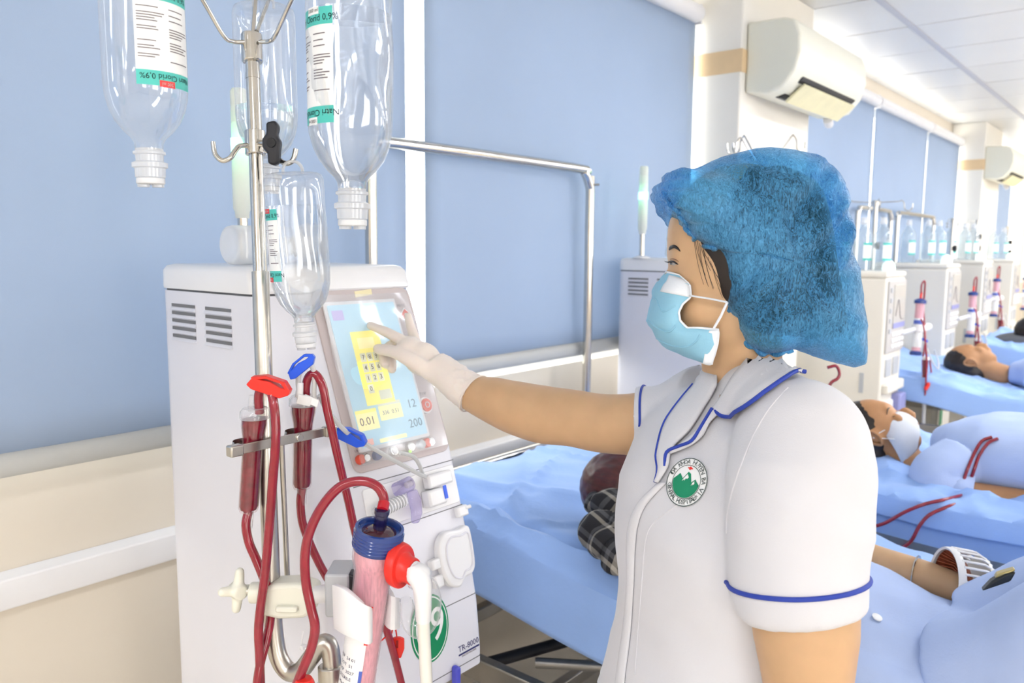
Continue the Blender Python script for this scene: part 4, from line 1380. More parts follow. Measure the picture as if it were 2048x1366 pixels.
st_.build('hair_strands', m_hair, hair)

# ---- bouffant cap
m_cap = bpy.data.materials.new('blue nonwoven')
m_cap.use_nodes = True
nt = m_cap.node_tree
pb = nt.nodes['Principled BSDF']
pb.inputs['Base Color'].default_value = lin((80, 162, 216))
pb.inputs['Roughness'].default_value = .38
pb.inputs['Sheen Weight'].default_value = .3
tcn = nt.nodes.new('ShaderNodeTexCoord')
mpn = nt.nodes.new('ShaderNodeMapping')
mpn.inputs['Scale'].default_value = (1, 1, .3)
mpn.inputs['Rotation'].default_value = (.4, .5, .2)
n1 = nt.nodes.new('ShaderNodeTexNoise')
n1.inputs['Scale'].default_value = 300
n1.inputs['Detail'].default_value = 6
n1.inputs['Roughness'].default_value = .7
n1.inputs['Distortion'].default_value = 1.5
n3 = nt.nodes.new('ShaderNodeTexNoise')
n3.inputs['Scale'].default_value = 14
n3.inputs['Detail'].default_value = 3
rmp = nt.nodes.new('ShaderNodeMapRange')
rmp.inputs['From Min'].default_value = .35
rmp.inputs['From Max'].default_value = .65
rmp.inputs['To Min'].default_value = .12
rmp.inputs['To Max'].default_value = .70
mad = nt.nodes.new('ShaderNodeMath')
mad.operation = 'MULTIPLY_ADD'
mad.inputs[1].default_value = 1.1
mad.inputs[2].default_value = -.50
ad2 = nt.nodes.new('ShaderNodeMath')
ad2.operation = 'ADD'
ad2.use_clamp = True
trn = nt.nodes.new('ShaderNodeBsdfTransparent')
trn.inputs['Color'].default_value = lin((150, 205, 240))
mxn = nt.nodes.new('ShaderNodeMixShader')
bmp = nt.nodes.new('ShaderNodeBump')
bmp.inputs['Strength'].default_value = .18
bmp.inputs['Distance'].default_value = .002
lk = nt.links.new
lk(tcn.outputs['Object'], mpn.inputs['Vector'])
lk(mpn.outputs['Vector'], n1.inputs['Vector'])
lk(tcn.outputs['Object'], n3.inputs['Vector'])
lk(n1.outputs['Fac'], rmp.inputs['Value'])
lk(n3.outputs['Fac'], mad.inputs[0])
lk(rmp.outputs[0], ad2.inputs[0])
lk(mad.outputs[0], ad2.inputs[1])
lk(ad2.outputs[0], mxn.inputs['Fac'])
lk(trn.outputs[0], mxn.inputs[1])
lk(pb.outputs[0], mxn.inputs[2])
lk(n1.outputs['Fac'], bmp.inputs['Height'])
lk(bmp.outputs['Normal'], pb.inputs['Normal'])
lk(mxn.outputs[0], nt.nodes['Material Output'].inputs['Surface'])

co_ = [(0.9411, 0.5447, 1.5235), (0.9442, 0.5376, 1.5053), (0.9527, 0.5240, 1.4864), (0.9580, 0.5144, 1.4688), (0.9661, 0.5021, 1.4545), (0.9733, 0.4926, 1.4494), (0.9778, 0.4842, 1.4324), (0.9783, 0.4792, 1.4089), (0.9784, 0.4738, 1.3794),
       (0.9838, 0.4625, 1.3533), (0.9925, 0.4481, 1.3312), (1.0037, 0.4324, 1.3189), (1.0186, 0.4148, 1.3197), (1.0322, 0.3995, 1.3245), (1.0476, 0.3797, 1.3168), (1.0621, 0.3608, 1.3079), (1.0828, 0.3350, 1.3016), (1.0886, 0.3305, 1.3147),
       (1.0901, 0.3366, 1.3579), (1.0913, 0.3432, 1.4018), (1.0916, 0.3517, 1.4495), (1.0913, 0.3596, 1.4907), (1.0897, 0.3672, 1.5214), (1.0866, 0.3753, 1.5456), (1.0762, 0.3917, 1.5671), (1.0536, 0.4202, 1.5759), (1.0305, 0.4482, 1.5783),
       (1.0127, 0.4685, 1.5735), (0.9987, 0.4842, 1.5681), (0.9816, 0.5025, 1.5567), (0.9693, 0.5162, 1.5513), (0.9582, 0.5292, 1.5506), (0.9496, 0.5374, 1.5393)]
ol = smooth_path(co_, 4, True)
crings = inflate(ol, (1.0264, 0.4268, 1.4356), VD, .108, 30, 3.4)
cme = MB().loft(crings).mesh('hair_cap')
ccen = V((1.0264, 0.4268, 1.4356))


def cap_wrk(co, n):
    q = co - ccen
    x, z = q.dot(VR), q.z
    d = 0.0
    # long soft folds running from the nape up to the back of the crown
    for a, b, c, w, h in ((-.70, .71, -.015, .007, -.012), (-.70, .71, .003, .006, .007), (-.78, .62, .030, .006, -.010), (-.62, .78, -.050, .008, -.009), (.25, .97, -.05, .007, .005), (-.9, .43, .075, .008, -.007), (.5, .86, .055, .008, -.006), (.35, .94, .10, .007, -.005), (-.95, .3, -.06, .008, .006)):
        u = x * a + z * b - c + .006 * noise.noise(co * 14)
        d += 1.7 * h * math.exp(-(u / w) ** 2) * (0.5 + .5 * noise.noise(co * 9 + V(3, 1, 2)))
    d *= min(1, abs(n.dot(VD)) * 1.4)
    d += .0018 * noise.noise(co * 13) + .0013 * (1 - 2 * abs(noise.noise(co * 30))) + .0008 * noise.noise(co * 90)
    # gathered edge round the face
    e = max(0, min(1, (-.075 - x) / .05)) * .6
    d += e * .004 * math.sin(q.z * 420 + 5 * noise.noise(co * 30))
    return co + n * d


cme.update()
warp(cme, cap_wrk)
cme.shade_smooth()
cap = part('hair_cap', cme, m_cap, nurse)
# gathered elastic hem where the cap meets the face
CB = bvh_of(cme)
em = []
for i, p in enumerate(ol[0:52]):
    q = ccen + (V(p) - ccen) * .985
    q2, nn = snap(CB, q - VD * .04, VD, 0)
    em.append(q2 + (V(p) - ccen).normalized() * (.0022 * math.sin(i * 1.9)) - VD * (.003 * math.cos(i * 1.3)))
MB().tube(smooth_path(em, 3), .0034, 8).build('cap_hem', m_cap, cap)

# ---- eye, lashes, brow
ft = MB()


def facept(px_, py_, off=.001):
    p = V((0.8965, 0.4955, 1.4354)) + VR * ((px_ - 1340) * .00064) - UZ * ((py_ - 520) * .00064)
    h, n = snap(BB, p, p - V(0, 0, 1.45), off)
    return h




def facecurve(pts, off, k=6):
    return [facept(p.x, p.y, off) for p in smooth_path([(a, b, 0) for a, b in pts], k)]


MB().tube(facecurve([(1339, 500), (1342, 496), (1348, 494), (1354, 497), (1360, 503)], .0006), [.0010, .0024, .0024, .0018, .0005], 8).build('eyebrow', m_hair, nurse)
MB().grid(8, 4, lambda u, v: facept(1339.5 + 12.5 * u, 524.2 + 1.2 * u + 5.5 * v * math.sin(PI * min(1, .12 + .88 * (1 - u) * 1.0 + .12 * u)), .0004)).build('eyeball', M('eye white', (205, 198, 192), .25), nurse)
MB().grid(8, 8, lambda u, v: facept(1343.5 + 2.6 * v * math.cos(2 * PI * u), 526.6 + 2.9 * v * math.sin(2 * PI * u), .0009)).build('iris', m_hair, nurse)
MB().tube(facecurve([(1338, 525), (1342, 522.8), (1348, 523), (1353, 526), (1357, 528.5)], .0010), [.0009, .0013, .0013, .0011, .0004], 8).build('eyelid_line', m_hair, nurse)
MB().tube(facecurve([(1340, 518.5), (1346, 517.5), (1352, 519.5), (1357, 523)], .0002), [.0003, .0006, .0006, .0002], 6).build('eyelid_crease', M('lid crease', (150, 104, 76), .6), nurse)
ls = MB()
for k in range(8):
    b = facept(1339 + k * 1.5, 523.4 + .05 * k, .0012)
    ls.tube([b, b - VR * .0035 - UZ * .0006 - VD * .001, b - VR * (.0062 - .0003 * k) + UZ * .0012 - VD * .0015], [.0003, .00025, .0001], 4)
ls.build('eyelashes', m_hair, nurse)

# ---- surgical mask
m_mask = M('blue mask fabric', (160, 216, 242), 0.7, var=.03, vscale=30, bump=.15, bscale=400, tl=.15)
m_mwhite = M('mask edge', (240, 244, 250), 0.7, var=.02, bump=.15, bscale=500)
MZ = 1.055
# front profile, cheek edge, depth of that edge below the middle plane
mk = [((1333, 545), (1347, 550), .030), ((1324, 556), (1361, 566), .050), ((1314, 578), (1362, 588), .056), ((1308, 600), (1348, 602), .053), ((1304, 622), (1341, 618), .052), ((1303, 642), (1344, 634), .053),
      ((1308, 660), (1356, 647), .058), ((1318, 676), (1378, 646), .064), ((1334, 692), (1412, 648), .069), ((1352, 703), (1411, 672), .069), ((1372, 712), (1407, 697), .066), ((1392, 717), (1404, 716), .058)]
M0 = V((0.9402, 0.5174, 1.3691))


def mpt(px_, py_, dep):
    return M0 + VR * ((px_ - 1340) * .000657) - UZ * ((py_ - 620) * .000660) + VD * dep


def mask_pt(u, v):
    """u: -1 far cheek .. 1 near cheek, v: 0 top .. 1 bottom"""
    t = v * (len(mk) - 1)
    i = min(int(t), len(mk) - 2)
    w = t - i
    a, b = mk[i], mk[i + 1]
    fx, fy = a[0][0] + (b[0][0] - a[0][0]) * w, a[0][1] + (b[0][1] - a[0][1]) * w
    ex, ey = a[1][0] + (b[1][0] - a[1][0]) * w, a[1][1] + (b[1][1] - a[1][1]) * w
    d = a[2] + (b[2] - a[2]) * w
    s = abs(u)
    kx = 1 - math.sqrt(max(0, 1 - s ** 2.0))          # stays in front, then sweeps back
    kx = .45 * kx + .55 * s ** 1.6
    px_, py_ = fx + (ex - fx) * kx, fy + (ey - fy) * kx
    dd = d * math.sin(min(1, s) * PI / 2) ** .8
    sw = (v * 3.6 + .25 * s) % 1.0
    pl = 9.0 * (sw if sw < .8 else (1 - sw) * 4) * (1 - s ** 3) * (1 if .12 < v < .9 else 0)      # pleats
    dd += pl * .00062 * s ** .6 * (1 - s ** 6)
    return mpt(px_ - pl * (1 - s), py_, -dd if u > 0 else dd)


MB().grid(44, 44, lambda u, v: mask_pt(u * 2 - 1, v)).build('surgical_mask', m_mask, nurse, thick=.0012)
msk = bpy.data.objects['surgical_mask']
edge_n = [mask_pt(1, v / 40) for v in range(41)]
MB().tube(edge_n, .0016, 8).build('mask_edge', m_mwhite, msk)
MB().tube([mask_pt(u / 20 * 2 - 1, 0) for u in range(21)], .0016, 8).build('mask_edge', m_mwhite, msk)
MB().tube([mask_pt(u / 20 * 2 - 1, 1) for u in range(21)], .0014, 8).build('mask_edge', m_mwhite, msk)
MB().grid(8, 6, lambda u, v: mask_pt(.25 + .75 * u, .03 + .16 * v) - VD * .0014 - VR * .0006).build('nose_wire_band', m_mwhite, msk, thick=.0008)
MB().grid(5, 10, lambda u, v: mpt(1394 + 18 * u - (8 + 0 * u) * v, 650 - 2 * u + (64 + 3 * u) * v, -.0685 - .003 * u + .004 * v)).build('side_band', m_mwhite, msk, thick=.0008)
for v0 in (.30, .50, .70):
    MB().tube([mask_pt(-.9 + 1.8 * k / 24, v0 + .05 * math.sin(k * .4)) - VR * .0006 - VD * .0008 for k in range(25)], .0011, 6).build('mask_pleat', m_mask, msk)
ear = V(mpt(1424, 596, -.074))
MB().tube([mpt(1361, 586, -.0585), mpt(1392, 590, -.071), ear], .0017, 8, flat=(1.3, .7, (0, 0, 1))).build('ear_loop', m_mwhite, msk)
MB().tube([ear, mpt(1413, 622, -.074), mpt(1402, 645, -.0715)], .0017, 8).build('ear_loop', m_mwhite, msk)

# ---- collar, lapels, piping


def on_tunic(px_, py_, off):
    p = V((0.8771, 0.4047, 1.2421)) + VR * ((px_ - 1450) * .000595) - UZ * ((py_ - 850) * .000605)
    # keep the viewing ray: widen with depth
    h, n = snap(TB, p, p - V(0, 0, 1.45), off, back=.45)
    return h


def ribbon(A, B, name, mat, parent, off, thick, k=5, nv=6):
    pa = smooth_path([(a[0], a[1], 0) for a in A], k)
    pb_ = smooth_path([(a[0], a[1], 0) for a in B], k)
    n = len(pa) - 1

    def f(u, v):
        a, b = pa[round(u * n)], pb_[round(u * n)]
        q = a.lerp(b, v)
        return on_tunic(q.x, q.y, off + .003 * math.sin(v * PI))
    me_ = MB().grid(n, nv, f)
    return me_.build(name, mat, parent, thick=thick), [on_tunic(p.x, p.y, off + .001) for p in pb_]


colr, e1 = ribbon([(1592, 698), (1556, 694), (1515, 706), (1478, 745), (1452, 790), (1434, 822)], [(1606, 742), (1580, 760), (1540, 788), (1497, 820), (1456, 840), (1432, 827)], 'collar', m_uni, nurse, .007, .003)
MB().tube(e1, .0026, 8).build('piping', m_pipe, colr)
lap, e2 = ribbon([(1440, 815), (1420, 838), (1398, 868), (1372, 892), (1350, 905)], [(1438, 836), (1424, 852), (1412, 876), (1386, 898), (1346, 914)], 'lapel', m_uni, nurse, .006, .003)
MB().tube(smooth_path([on_tunic(1432, 827, .011), on_tunic(1427, 836, .011), on_tunic(1413, 862, .011), on_tunic(1395, 890, .011), on_tunic(1368, 903, .011), on_tunic(1346, 914, .011), on_tunic(1341, 938, .008)], 4), .0021, 8).build('piping', m_pipe, lap)
flap, e3 = ribbon([(1434, 746), (1437, 775), (1412, 820), (1386, 864), (1352, 902), (1345, 938), (1326, 970)], [(1400, 742), (1396, 768), (1366, 806), (1337, 850), (1322, 908), (1326, 944), (1321, 970)], 'lapel', m_uni, nurse, .006, .003)
MB().tube(e3[6:], .0021, 8).build('piping', m_pipe, flap)
# skin in the open neckline
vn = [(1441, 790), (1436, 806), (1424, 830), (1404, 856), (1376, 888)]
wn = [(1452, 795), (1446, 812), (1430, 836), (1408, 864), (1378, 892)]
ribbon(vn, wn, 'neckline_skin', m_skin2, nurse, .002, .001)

# sleeve hem stripes


def band(c, ax, r, name, rad, parent, tilt=(0, 0, 0)):
    c, ax = V(c), V(ax).normalized()
    u = ax.cross(V(0.3, .2, 1)).normalized() if abs(ax.z) < .9 else ax.cross(V(1, 0, 0)).normalized()
    w = ax.cross(u)
    hit = []
    for k in range(72):
        a = 2 * PI * k / 72
        d = u * math.cos(a) + w * math.sin(a)
        h = TB.ray_cast(c, d)
        hit.append(h[0] + d * .0008 if h[0] and h[3] < r * 1.13 else None)
    k0 = next((k for k in range(72) if hit[k] is None), 0)
    pts = [hit[(k0 + k) % 72] for k in range(72)]
    return MB().tube([p for p in pts if p], rad, 8).build(name, m_pipe, parent)


band((0.8572, 0.2977, 1.0851), V(NS[5][0]) - V(NS[4][0]), .075, 'piping', .0028, tunic)
band((1.0433, 0.6090, 1.1896), V(FS[3][0]) - V(FS[2][0]), .056, 'piping', .0018, tunic)
# buttoned front edge, seam
pl_, e4 = ribbon([(1338, 968), (1300, 1012), (1284, 1052), (1279, 1100), (1278, 1180), (1274, 1280), (1266, 1366), (1262, 1420)], [(1318, 972), (1284, 1008), (1266, 1050), (1262, 1100), (1264, 1180), (1258, 1280), (1248, 1366), (1244, 1420)], 'front_placket', m_uni, nurse, .0015, .0018)
for q in ([(1400, 985), (1350, 1020), (1312, 1052), (1298, 1090), (1293, 1180), (1288, 1280), (1284, 1370)],):
    MB().tube([on_tunic(p.x, p.y, .0004) for p in smooth_path([(a, b, 0) for a, b in q], 5)], .0009, 6).build('seam', m_uni, tunic)

MB().tube(smooth_path([on_tunic(a, b, .0003) for a, b in ((1572, 775), (1538, 815), (1508, 870), (1486, 930), (1470, 985), (1462, 1035), (1462, 1070))], 4), .0011, 6).build('seam', m_uni, tunic)
# ---- hospital emblem on the chest
ec, en = snap(TB, V(on_tunic(1378, 966, 0)), VD, 0)
h0 = on_tunic(1378, 966, 0)
nn = TB.find_nearest(h0)[1]
if nn.dot(VD) > 0:
    nn = -nn
ey = (UZ - nn * UZ.dot(nn)).normalized()
ex = ey.cross(nn).normalized()
RE = .0305
import numpy as np
_A, _b = [], []
for _i in range(-4, 5):
    for _j in range(-4, 5):
        _x, _y = _i * RE / 4, _j * RE / 4
        _h = TB.ray_cast(h0 + ex * _x + ey * _y + nn * .05, -nn)
        if _h[0]:
            _A.append((1, _x, _y, _x * _x, _y * _y, _x * _y))
            _b.append((_h[0] - h0).dot(nn))
_fit = [float(q) for q in np.linalg.lstsq(np.array(_A), np.array(_b), rcond=None)[0]]


def emb(x, y, off):
    p = h0 + ex * x + ey * y
    z = sum(c * k for c, k in zip(_fit, (1, x, y, x * x, y * y, x * y)))
    return p + nn * (off + .0014 + z)


def emb_ring(r0, r1, off, n=48):
    return MB().grid(n, 2, lambda u, v: emb((r0 + (r1 - r0) * v) * math.cos(2 * PI * u), (r0 + (r1 - r0) * v) * math.sin(2 * PI * u), off))


def emb_poly(pts, off):
    n = len(pts)
    cx, cy = sum(p[0] for p in pts) / n, sum(p[1] for p in pts) / n
    mb = MB()
    mb.add([emb(cx, cy, off)] + [emb(p[0], p[1], off) for p in pts], [(0, i + 1, (i + 1) % n + 1) for i in range(n)])
    return mb


EM = emb_ring(0.0001, RE, .0006).build('emblem', m_paper, nurse)
m_dgreen = M('dark green print', (60, 80, 76), .6, var=0)
m_egreen = M('green print', (22, 140, 100), .6, var=.03)
emb_ring(RE * .965, RE, .0011).build('emblem_ring', m_dgreen, EM)
emb_ring(RE * .68, RE * .705, .0011).build('emblem_ring', m_dgreen, EM)
bowl = [(RE * .66 * math.cos(a), RE * .66 * math.sin(a)) for a in [math.radians(180 + 180 * k / 20) for k in range(21)]]
pk = [(.50, .12), (.42, .20), (.30, -.02), (.12, .36), (-.02, .42), (-.20, .10), (-.40, .28), (-.56, .10)]
emb_poly(bowl + [(x * RE, y * RE) for x, y in pk], .0012).build('emblem_mountain', m_egreen, EM)
for pg in ([(-.02, .32), (.08, .2), (.03, .12), (-.02, .18), (-.08, .02), (-.1, .12), (-.2, -.02), (-.12, .16)], [(.40, .12), (.44, .02), (.38, -.06), (.36, 0), (.31, -.1), (.33, .02)]):
    emb_poly([(x * RE, y * RE) for x, y in pg], .0015).build('emblem_snow', m_paper, EM)
for pg in ([(-.045, .5), (.045, .5), (.045, .64), (-.045, .64)], [(-.12, .545), (.12, .545), (.12, .6), (-.12, .6)]):
    emb_poly([(x * RE, y * RE) for x, y in pg], .0014).build('emblem_cross', m_red, EM)


def arc_text(txt, r, a0, a1, size, flip):
    ms = []
    for k, ch in enumerate(txt):
        if ch == ' ':
            continue
        a = math.radians(a0 + (a1 - a0) * k / (len(txt) - 1))

        def bend(c, a=a):
            x, y = c.x, c.y
            rr = r + (y if not flip else -y)
            aa = a - (x / r if not flip else -x / r)
            return emb(rr * math.cos(aa), rr * math.sin(aa), .0013)
        ms.append(text_mesh(ch, size, None, .00001, bend=bend, res=1))
    return join_meshes(ms, 'emblem_lettering')


part('emblem_lettering', arc_text('ĐA KHOA HUYỆN BA VÌ', RE * .83, 165, -20, .0085, False), m_dgreen, EM)
part('emblem_lettering', arc_text('GENERAL HOSPITAL', RE * .83, 200, 320, .0085, True), m_dgreen, EM)
part('emblem_star', text_mesh('*', .012, None, .00001, bend=lambda c: emb(RE * .83 * math.cos(-.6) + c.x, RE * .83 * math.sin(-.6) + c.y - .002, .0013)), m_dgreen, EM)

# ================================================================== beds and patients
m_sheet = M('blue bed sheet', (158, 192, 248), 0.75, var=.05, vscale=5, bump=.2, bscale=70, sheen=.15)
m_shirt = M('pale blue patient cloth', (184, 202, 240), 0.78, var=.04, vscale=9, bump=.15, bscale=200)
m_frame = M('bed frame steel', (176, 172, 166), .28, metal=.9, var=.08, vscale=12)
m_bedpaint = M('ivory bed paint', (214, 208, 194), .4, var=.04)
m_rubber = M('rubber wheel', (70, 70, 74), .6, var=.05)


def bed(label, x0, x1, yh, prof, hem, seed, uframe=None, yf=None):
    """prof: rows (distance from the head end, height of the lying surface)"""
    t = thing('hospital_bed', label, 'bed', ((x0 + x1) / 2, yh - 1, 0), group='hospital beds with blue sheets')
    L = prof[-1][0]
    w = x1 - x0
    sd = seed * 3.7
    drop = .20

    def surf(u, v):
        s = u * L
        z = interp(prof, s)[0]
        y = yh - s
        tw = v * (w + 2 * drop) - drop
        if tw < 0:
            d = -tw / drop
            x = x0 - .012 * math.sin(d * 1.6) - .006 * math.sin(9 * s + sd) * d
            zz = z - hem * max(0, d) + .006 * math.sin(7 * s + sd) * d
        elif tw > w:
            d = (tw - w) / drop
            x = x1 + .012 * math.sin(d * 1.6)
            zz = z - hem * d
        else:
            x = x0 + tw
            e = min(tw, w - tw)
            zz = z - .02 * math.exp(-(e / .025))
            k = noise.noise(V(x * 2.2 + sd, y * 2.2, 0))
            zz += .012 * (1 - 2 * abs(noise.noise(V(x * 3 + y * 5, y * 1.5 - x * 2, sd)))) + .008 * k + .004 * (1 - 2 * abs(noise.noise(V(x * 9 - y * 4, y * 7, sd))))
            r1 = math.exp(-(((tw - .10) - .05 * math.sin(3 * s + sd)) / .014) ** 2)
            zz += .020 * r1 - .016 * math.exp(-(((tw - .145) - .05 * math.sin(3 * s + sd)) / .02) ** 2)
            for f1, f2, f3 in ((3.1, 2.2, .4), (-2.2, 3.4, 2.1), (1.2, -4.0, 5.3)):
                rn = noise.noise(V(x * f1 + y * f2, (y - x) * .9, sd + f3))
                zz += .013 * max(0, 1 - abs(rn) * 7) ** 2
            r2 = (y * .8 + x * .6 - .3 * sd) % .37 - .18
            zz += .005 * math.exp(-(r2 / .012) ** 2) * (1 if noise.noise(V(x * 3, y * 3, sd)) > -.1 else 0)
        return (x, y, zz)
    MB().grid(110, 90, surf).build('bed_sheet', m_sheet, t, thick=.003)
    # mattress under the sheet
    n = 16
    mt = [[(x0 + .01, yh - .005 - L * k / n, interp(prof, L * k / n)[0] - q) for q in (.045, .12)] + [(x1 - .01, yh - .005 - L * k / n, interp(prof, L * k / n)[0] - q) for q in (.12, .045)] for k in range(n + 1)]
    MB().loft(mt).build('mattress', m_sheet, t)
    fz = prof[-1][1] - hem - .035
    for x in (x0 + .03, x1 - .03):
        MB().span((x - .015, yh - L + .03, fz - .05), (x + .015, yh - .02, fz + .01)).build('side_rail', m_frame, t, bevel=.004)
    for y in (yh - .04, yh - .7, yh - 1.3, yh - L + .05):
        MB().span((x0 + .04, y - .015, fz - .045), (x1 - .04, y + .015, fz - .005)).build('cross_bar', m_frame, t, bevel=.004)
    for y in (yh - .25, yh - L + .3):
        for x in (x0 + .09, x1 - .09):
            lg = MB().span((x - .02, y - .02, .10), (x + .02, y + .02, fz - .04)).build('leg', m_bedpaint, t, bevel=.004)
            MB().lathe([(.008, -.016), (.042, -.016), (.048, -.010), (.048, .010), (.042, .016), (.008, .016)], 20, frame((x, y, .05), (0, 1, 0), (0, 0, 1), (1, 0, 0))).build('wheel', m_rubber, lg)
            MB().span((x - .022, y - .018, .06), (x + .022, y + .018, .11)).build('wheel_fork', m_bedpaint, lg, bevel=.003)
        MB().span((x0 + .09, y - .016, .16), (x1 - .09, y + .016, .20)).build('leg_brace', m_frame, t, bevel=.004)
    for x in (x0 + .09, x1 - .09):
        MB().span((x - .016, yh - L + .3, .20), (x + .016, yh - .25, .24)).build('lower_rail', m_bedpaint, t, bevel=.004)
    # crank linkage under the backrest
    MB().tube([(x0 + .2, yh - .3, fz - .06), (x0 + .45, yh - .6, .33), (x0 + .5, yh - 1.4, .30)], .014, 10).build('crank_rod', m_frame, t)
    MB().tube([(x0 + .05, yh - .2, .36), (x1 - .1, yh - .55, .40)], .016, 10).build('crank_arm', m_dark, t)
    if uframe:
        a, b, y, zt, r = uframe
        pts = [(a, y, .35), (a, y, zt - .13), (a + .004, y, zt - .06), (a + .035, y, zt - .012), (a + .09, y, zt), (b - .09, y, zt), (b - .035, y, zt - .012), (b - .004, y, zt - .06), (b, y, zt - .13), (b, y, .35)]
        MB().tube(smooth_path(pts, 4), r, 14).build('head_tube', m_steel, t)
        MB().tube([(b + .002, y - .01, zt - .05), (b + .012, y - .03, zt - .05)], .004, 8).build('tube_screw', m_steel, t)
        for z in (.70, .79):
            MB().tube([(a, y, z), (b, y, z)], .016, 12).build('head_rail', m_steel if z > .75 else m_frame, t)
        MB().span((a + .02, y - .006, .56), (b - .02, y + .006, .69)).build('head_panel', m_bedpaint, t, bevel=.003)
    return t


bed('near hospital bed with blue sheet behind the nurse', 1.39, 2.29, 1.545, [(0, .80), (.25, .78), (.67, .715), (1.1, .645), (1.35, .615), (2.0, .61)], .165, 1, (1.345, 2.32, 1.60, 1.715, .0155))
bed('hospital bed with blue sheet under the patient with white mask', 2.40, 3.30, 1.06, [(0, .785), (.3, .76), (.6, .745), (2.0, .735)], .055, 2)
bed('hospital bed with blue sheet under the man with bare short hair', 4.50, 5.36, 1.34, [(0, .83), (.3, .79), (.7, .72), (2.0, .70)], .125, 3, (5.25, 5.98, 1.6, 1.715, .0155))
bed('far hospital bed with blue sheet and grey pillow', 5.95, 6.85, 1.02, [(0, .86), (.4, .80), (.8, .73), (2.0, .70)], .12, 4, (6.15, 7.2, 1.6, 1.715, .0155))


def head(mb, c, vtx, face, s=1.0):
    vtx, face = V(vtx).normalized(), V(face)
    face = (face - vtx * face.dot(vtx)).normalized()
    side = vtx.cross(face)
    R = Matrix((side, vtx, face)).transposed()
    c = V(c)

    def e(p, r):
        mb.ell(c + R @ (V(p) * s), [q * s for q in r], m=R, n=24, k=14)
    e((0, .018, -.006), (.075, .098, .092))
    e((0, -.045, .030), (.056, .060, .060))
    e((0, -.085, .045), (.030, .026, .030))
    e((0, .028, .070), (.045, .03, .018))
    e((0, -.022, .098), (.013, .026, .018))
    e((0, -.034, .104), (.016, .012, .013))
    e((0, -.058, .090), (.022, .012, .010))
    for sx in (-1, 1):
        e((sx * .03, -.02, .07), (.022, .026, .018))
        e((sx * .074, -.012, -.006), (.009, .020, .015))
        e((sx * .078, .004, -.008), (.006, .012, .018))
    mb.capsule([c + R @ (V(0, -.05, -.01) * s), c + R @ (V(0, -.17, -.02) * s)], [.052 * s, .058 * s], 18)
    return R


def hair_cap(c, R, s=1.0, grow=1.0, low=0.0):
    mb = MB()
    c = V(c)
    mb.ell(c + R @ (V(0, .026, -.020) * s), (.0785 * s * grow, .098 * s * grow, .090 * s * grow), m=R, n=28, k=18)
    mb.ell(c + R @ (V(0, -.02 - low, -.052) * s), (.066 * s * grow, .075 * s * grow, .058 * s * grow), m=R, n=24, k=14)
    me = fused(mb, .005, 5)
    return warp(me, lambda co, n: co + n * .0022 * noise.noise(co * 60))


def ear_at(c, R, sx, s, mat, parent):
    c = V(c)
    pts = [(.002, -.030, -.004), (.006, -.022, .006), (.010, -.004, .012), (.014, .016, .008), (.014, .026, -.006), (.010, .022, -.018), (.004, .006, -.020), (.002, -.012, -.016)]
    MB().tube(smooth_path([c + R @ (V(sx * (.076 + p[0]), p[1] * .95 - .004, p[2] - .008) * s) for p in pts], 4, True), .0042 * s, 8, closed=True).build('ear_rim', mat, parent)


def cloth_fold(amp=.006, sc=7, seed=0):
    def f(co, n):
        a = noise.noise(V(co.x * sc + co.y * sc * .8, co.y * sc * .45 - co.x * 2, co.z * sc) + V(seed, 0, 0))
        b = noise.noise(co * sc * 2.6 + V(seed, 3, 1))
        return co + n * (amp * (1 - 2 * abs(a)) + amp * .35 * b)
    return f


# ---- patient 2: man with white mask, face up
p2 = thing('person', 'masked patient in pale blue shirt lying face up beside the nurse', 'person', (3.0, .2, .70), group='patients lying on the beds')
o2 = V(-.19, -.03, .04)
hc2 = V(2.985, .775, .805)
sk = MB()
R2 = head(sk, hc2, (-.05, 1, .75), (.24, -.7, 1), 1.08)
sk.tube(smooth_path([(2.80, .54, .76), (2.768, .54, .72), (2.775, .48, .705), (2.80, .30, .70), (2.82, .05, .70), (2.83, -.14, .70)], 4), [.030, .036, .041, .043, .038, .030], 18)
sk.ell((2.83, -.20, .70), (.04, .055, .025))
fingers(sk, [([V(2.81 + .018 * k, -.24, .70), V(2.81 + .02 * k, -.29, .70), V(2.81 + .021 * k, -.325, .69)], (.010, .008)) for k in range(4)] + [([V(2.865, -.18, .70), V(2.895, -.215, .70), V(2.905, -.25, .695)], (.011, .009))])
sk.tube(smooth_path([(3.2, .50, .79), (3.27, .30, .76), (3.28, .05, .75), (3.25, -.16, .745)], 4), [.030, .036, .038, .030], 16)
part('body', fused(sk, .006, 5), m_skin2, p2)
part('hair', hair_cap(hc2, R2, 1.08, 1.02), m_hair, p2)
ear_at(hc2, R2, -1 if (R2 @ V(-1, 0, 0)).x < 0 else 1, 1.12, m_skin2, p2)
fx = lambda p: hc2 + R2 @ (V(p) * 1.08)
sx_ = -1 if (R2 @ V(-1, 0, 0)).x < 0 else 1
MB().tube(smooth_path([fx((sx_ * .020, .022, .084)), fx((sx_ * .038, .026, .078)), fx((sx_ * .054, .016, .064))], 4), [.0014, .0024, .001], 6).build('eyebrow', m_hair, p2)
MB().tube(smooth_path([fx((sx_ * .022, .000, .083)), fx((sx_ * .036, -.004, .079)), fx((sx_ * .048, .000, .070))], 4), .0012, 6).build('closed_eye', m_hair, p2)


def mask2(u, v):
    # duckbill mask: u across the face, v from nose bridge to under the chin
    a = (u - .5) * 2
    y = .004 - .118 * v
    b = math.sqrt(max(0, 1 - abs(a) ** 2.4))
    rise = .064 + b * (.044 * math.sin(PI * min(1, v * .9 + .12)) ** .7) - .030 * v * v
    return fx((a * (.052 + .016 * math.sin(PI * v)), y, rise - .045 * (1 - b) * (1 + .2 * v)))


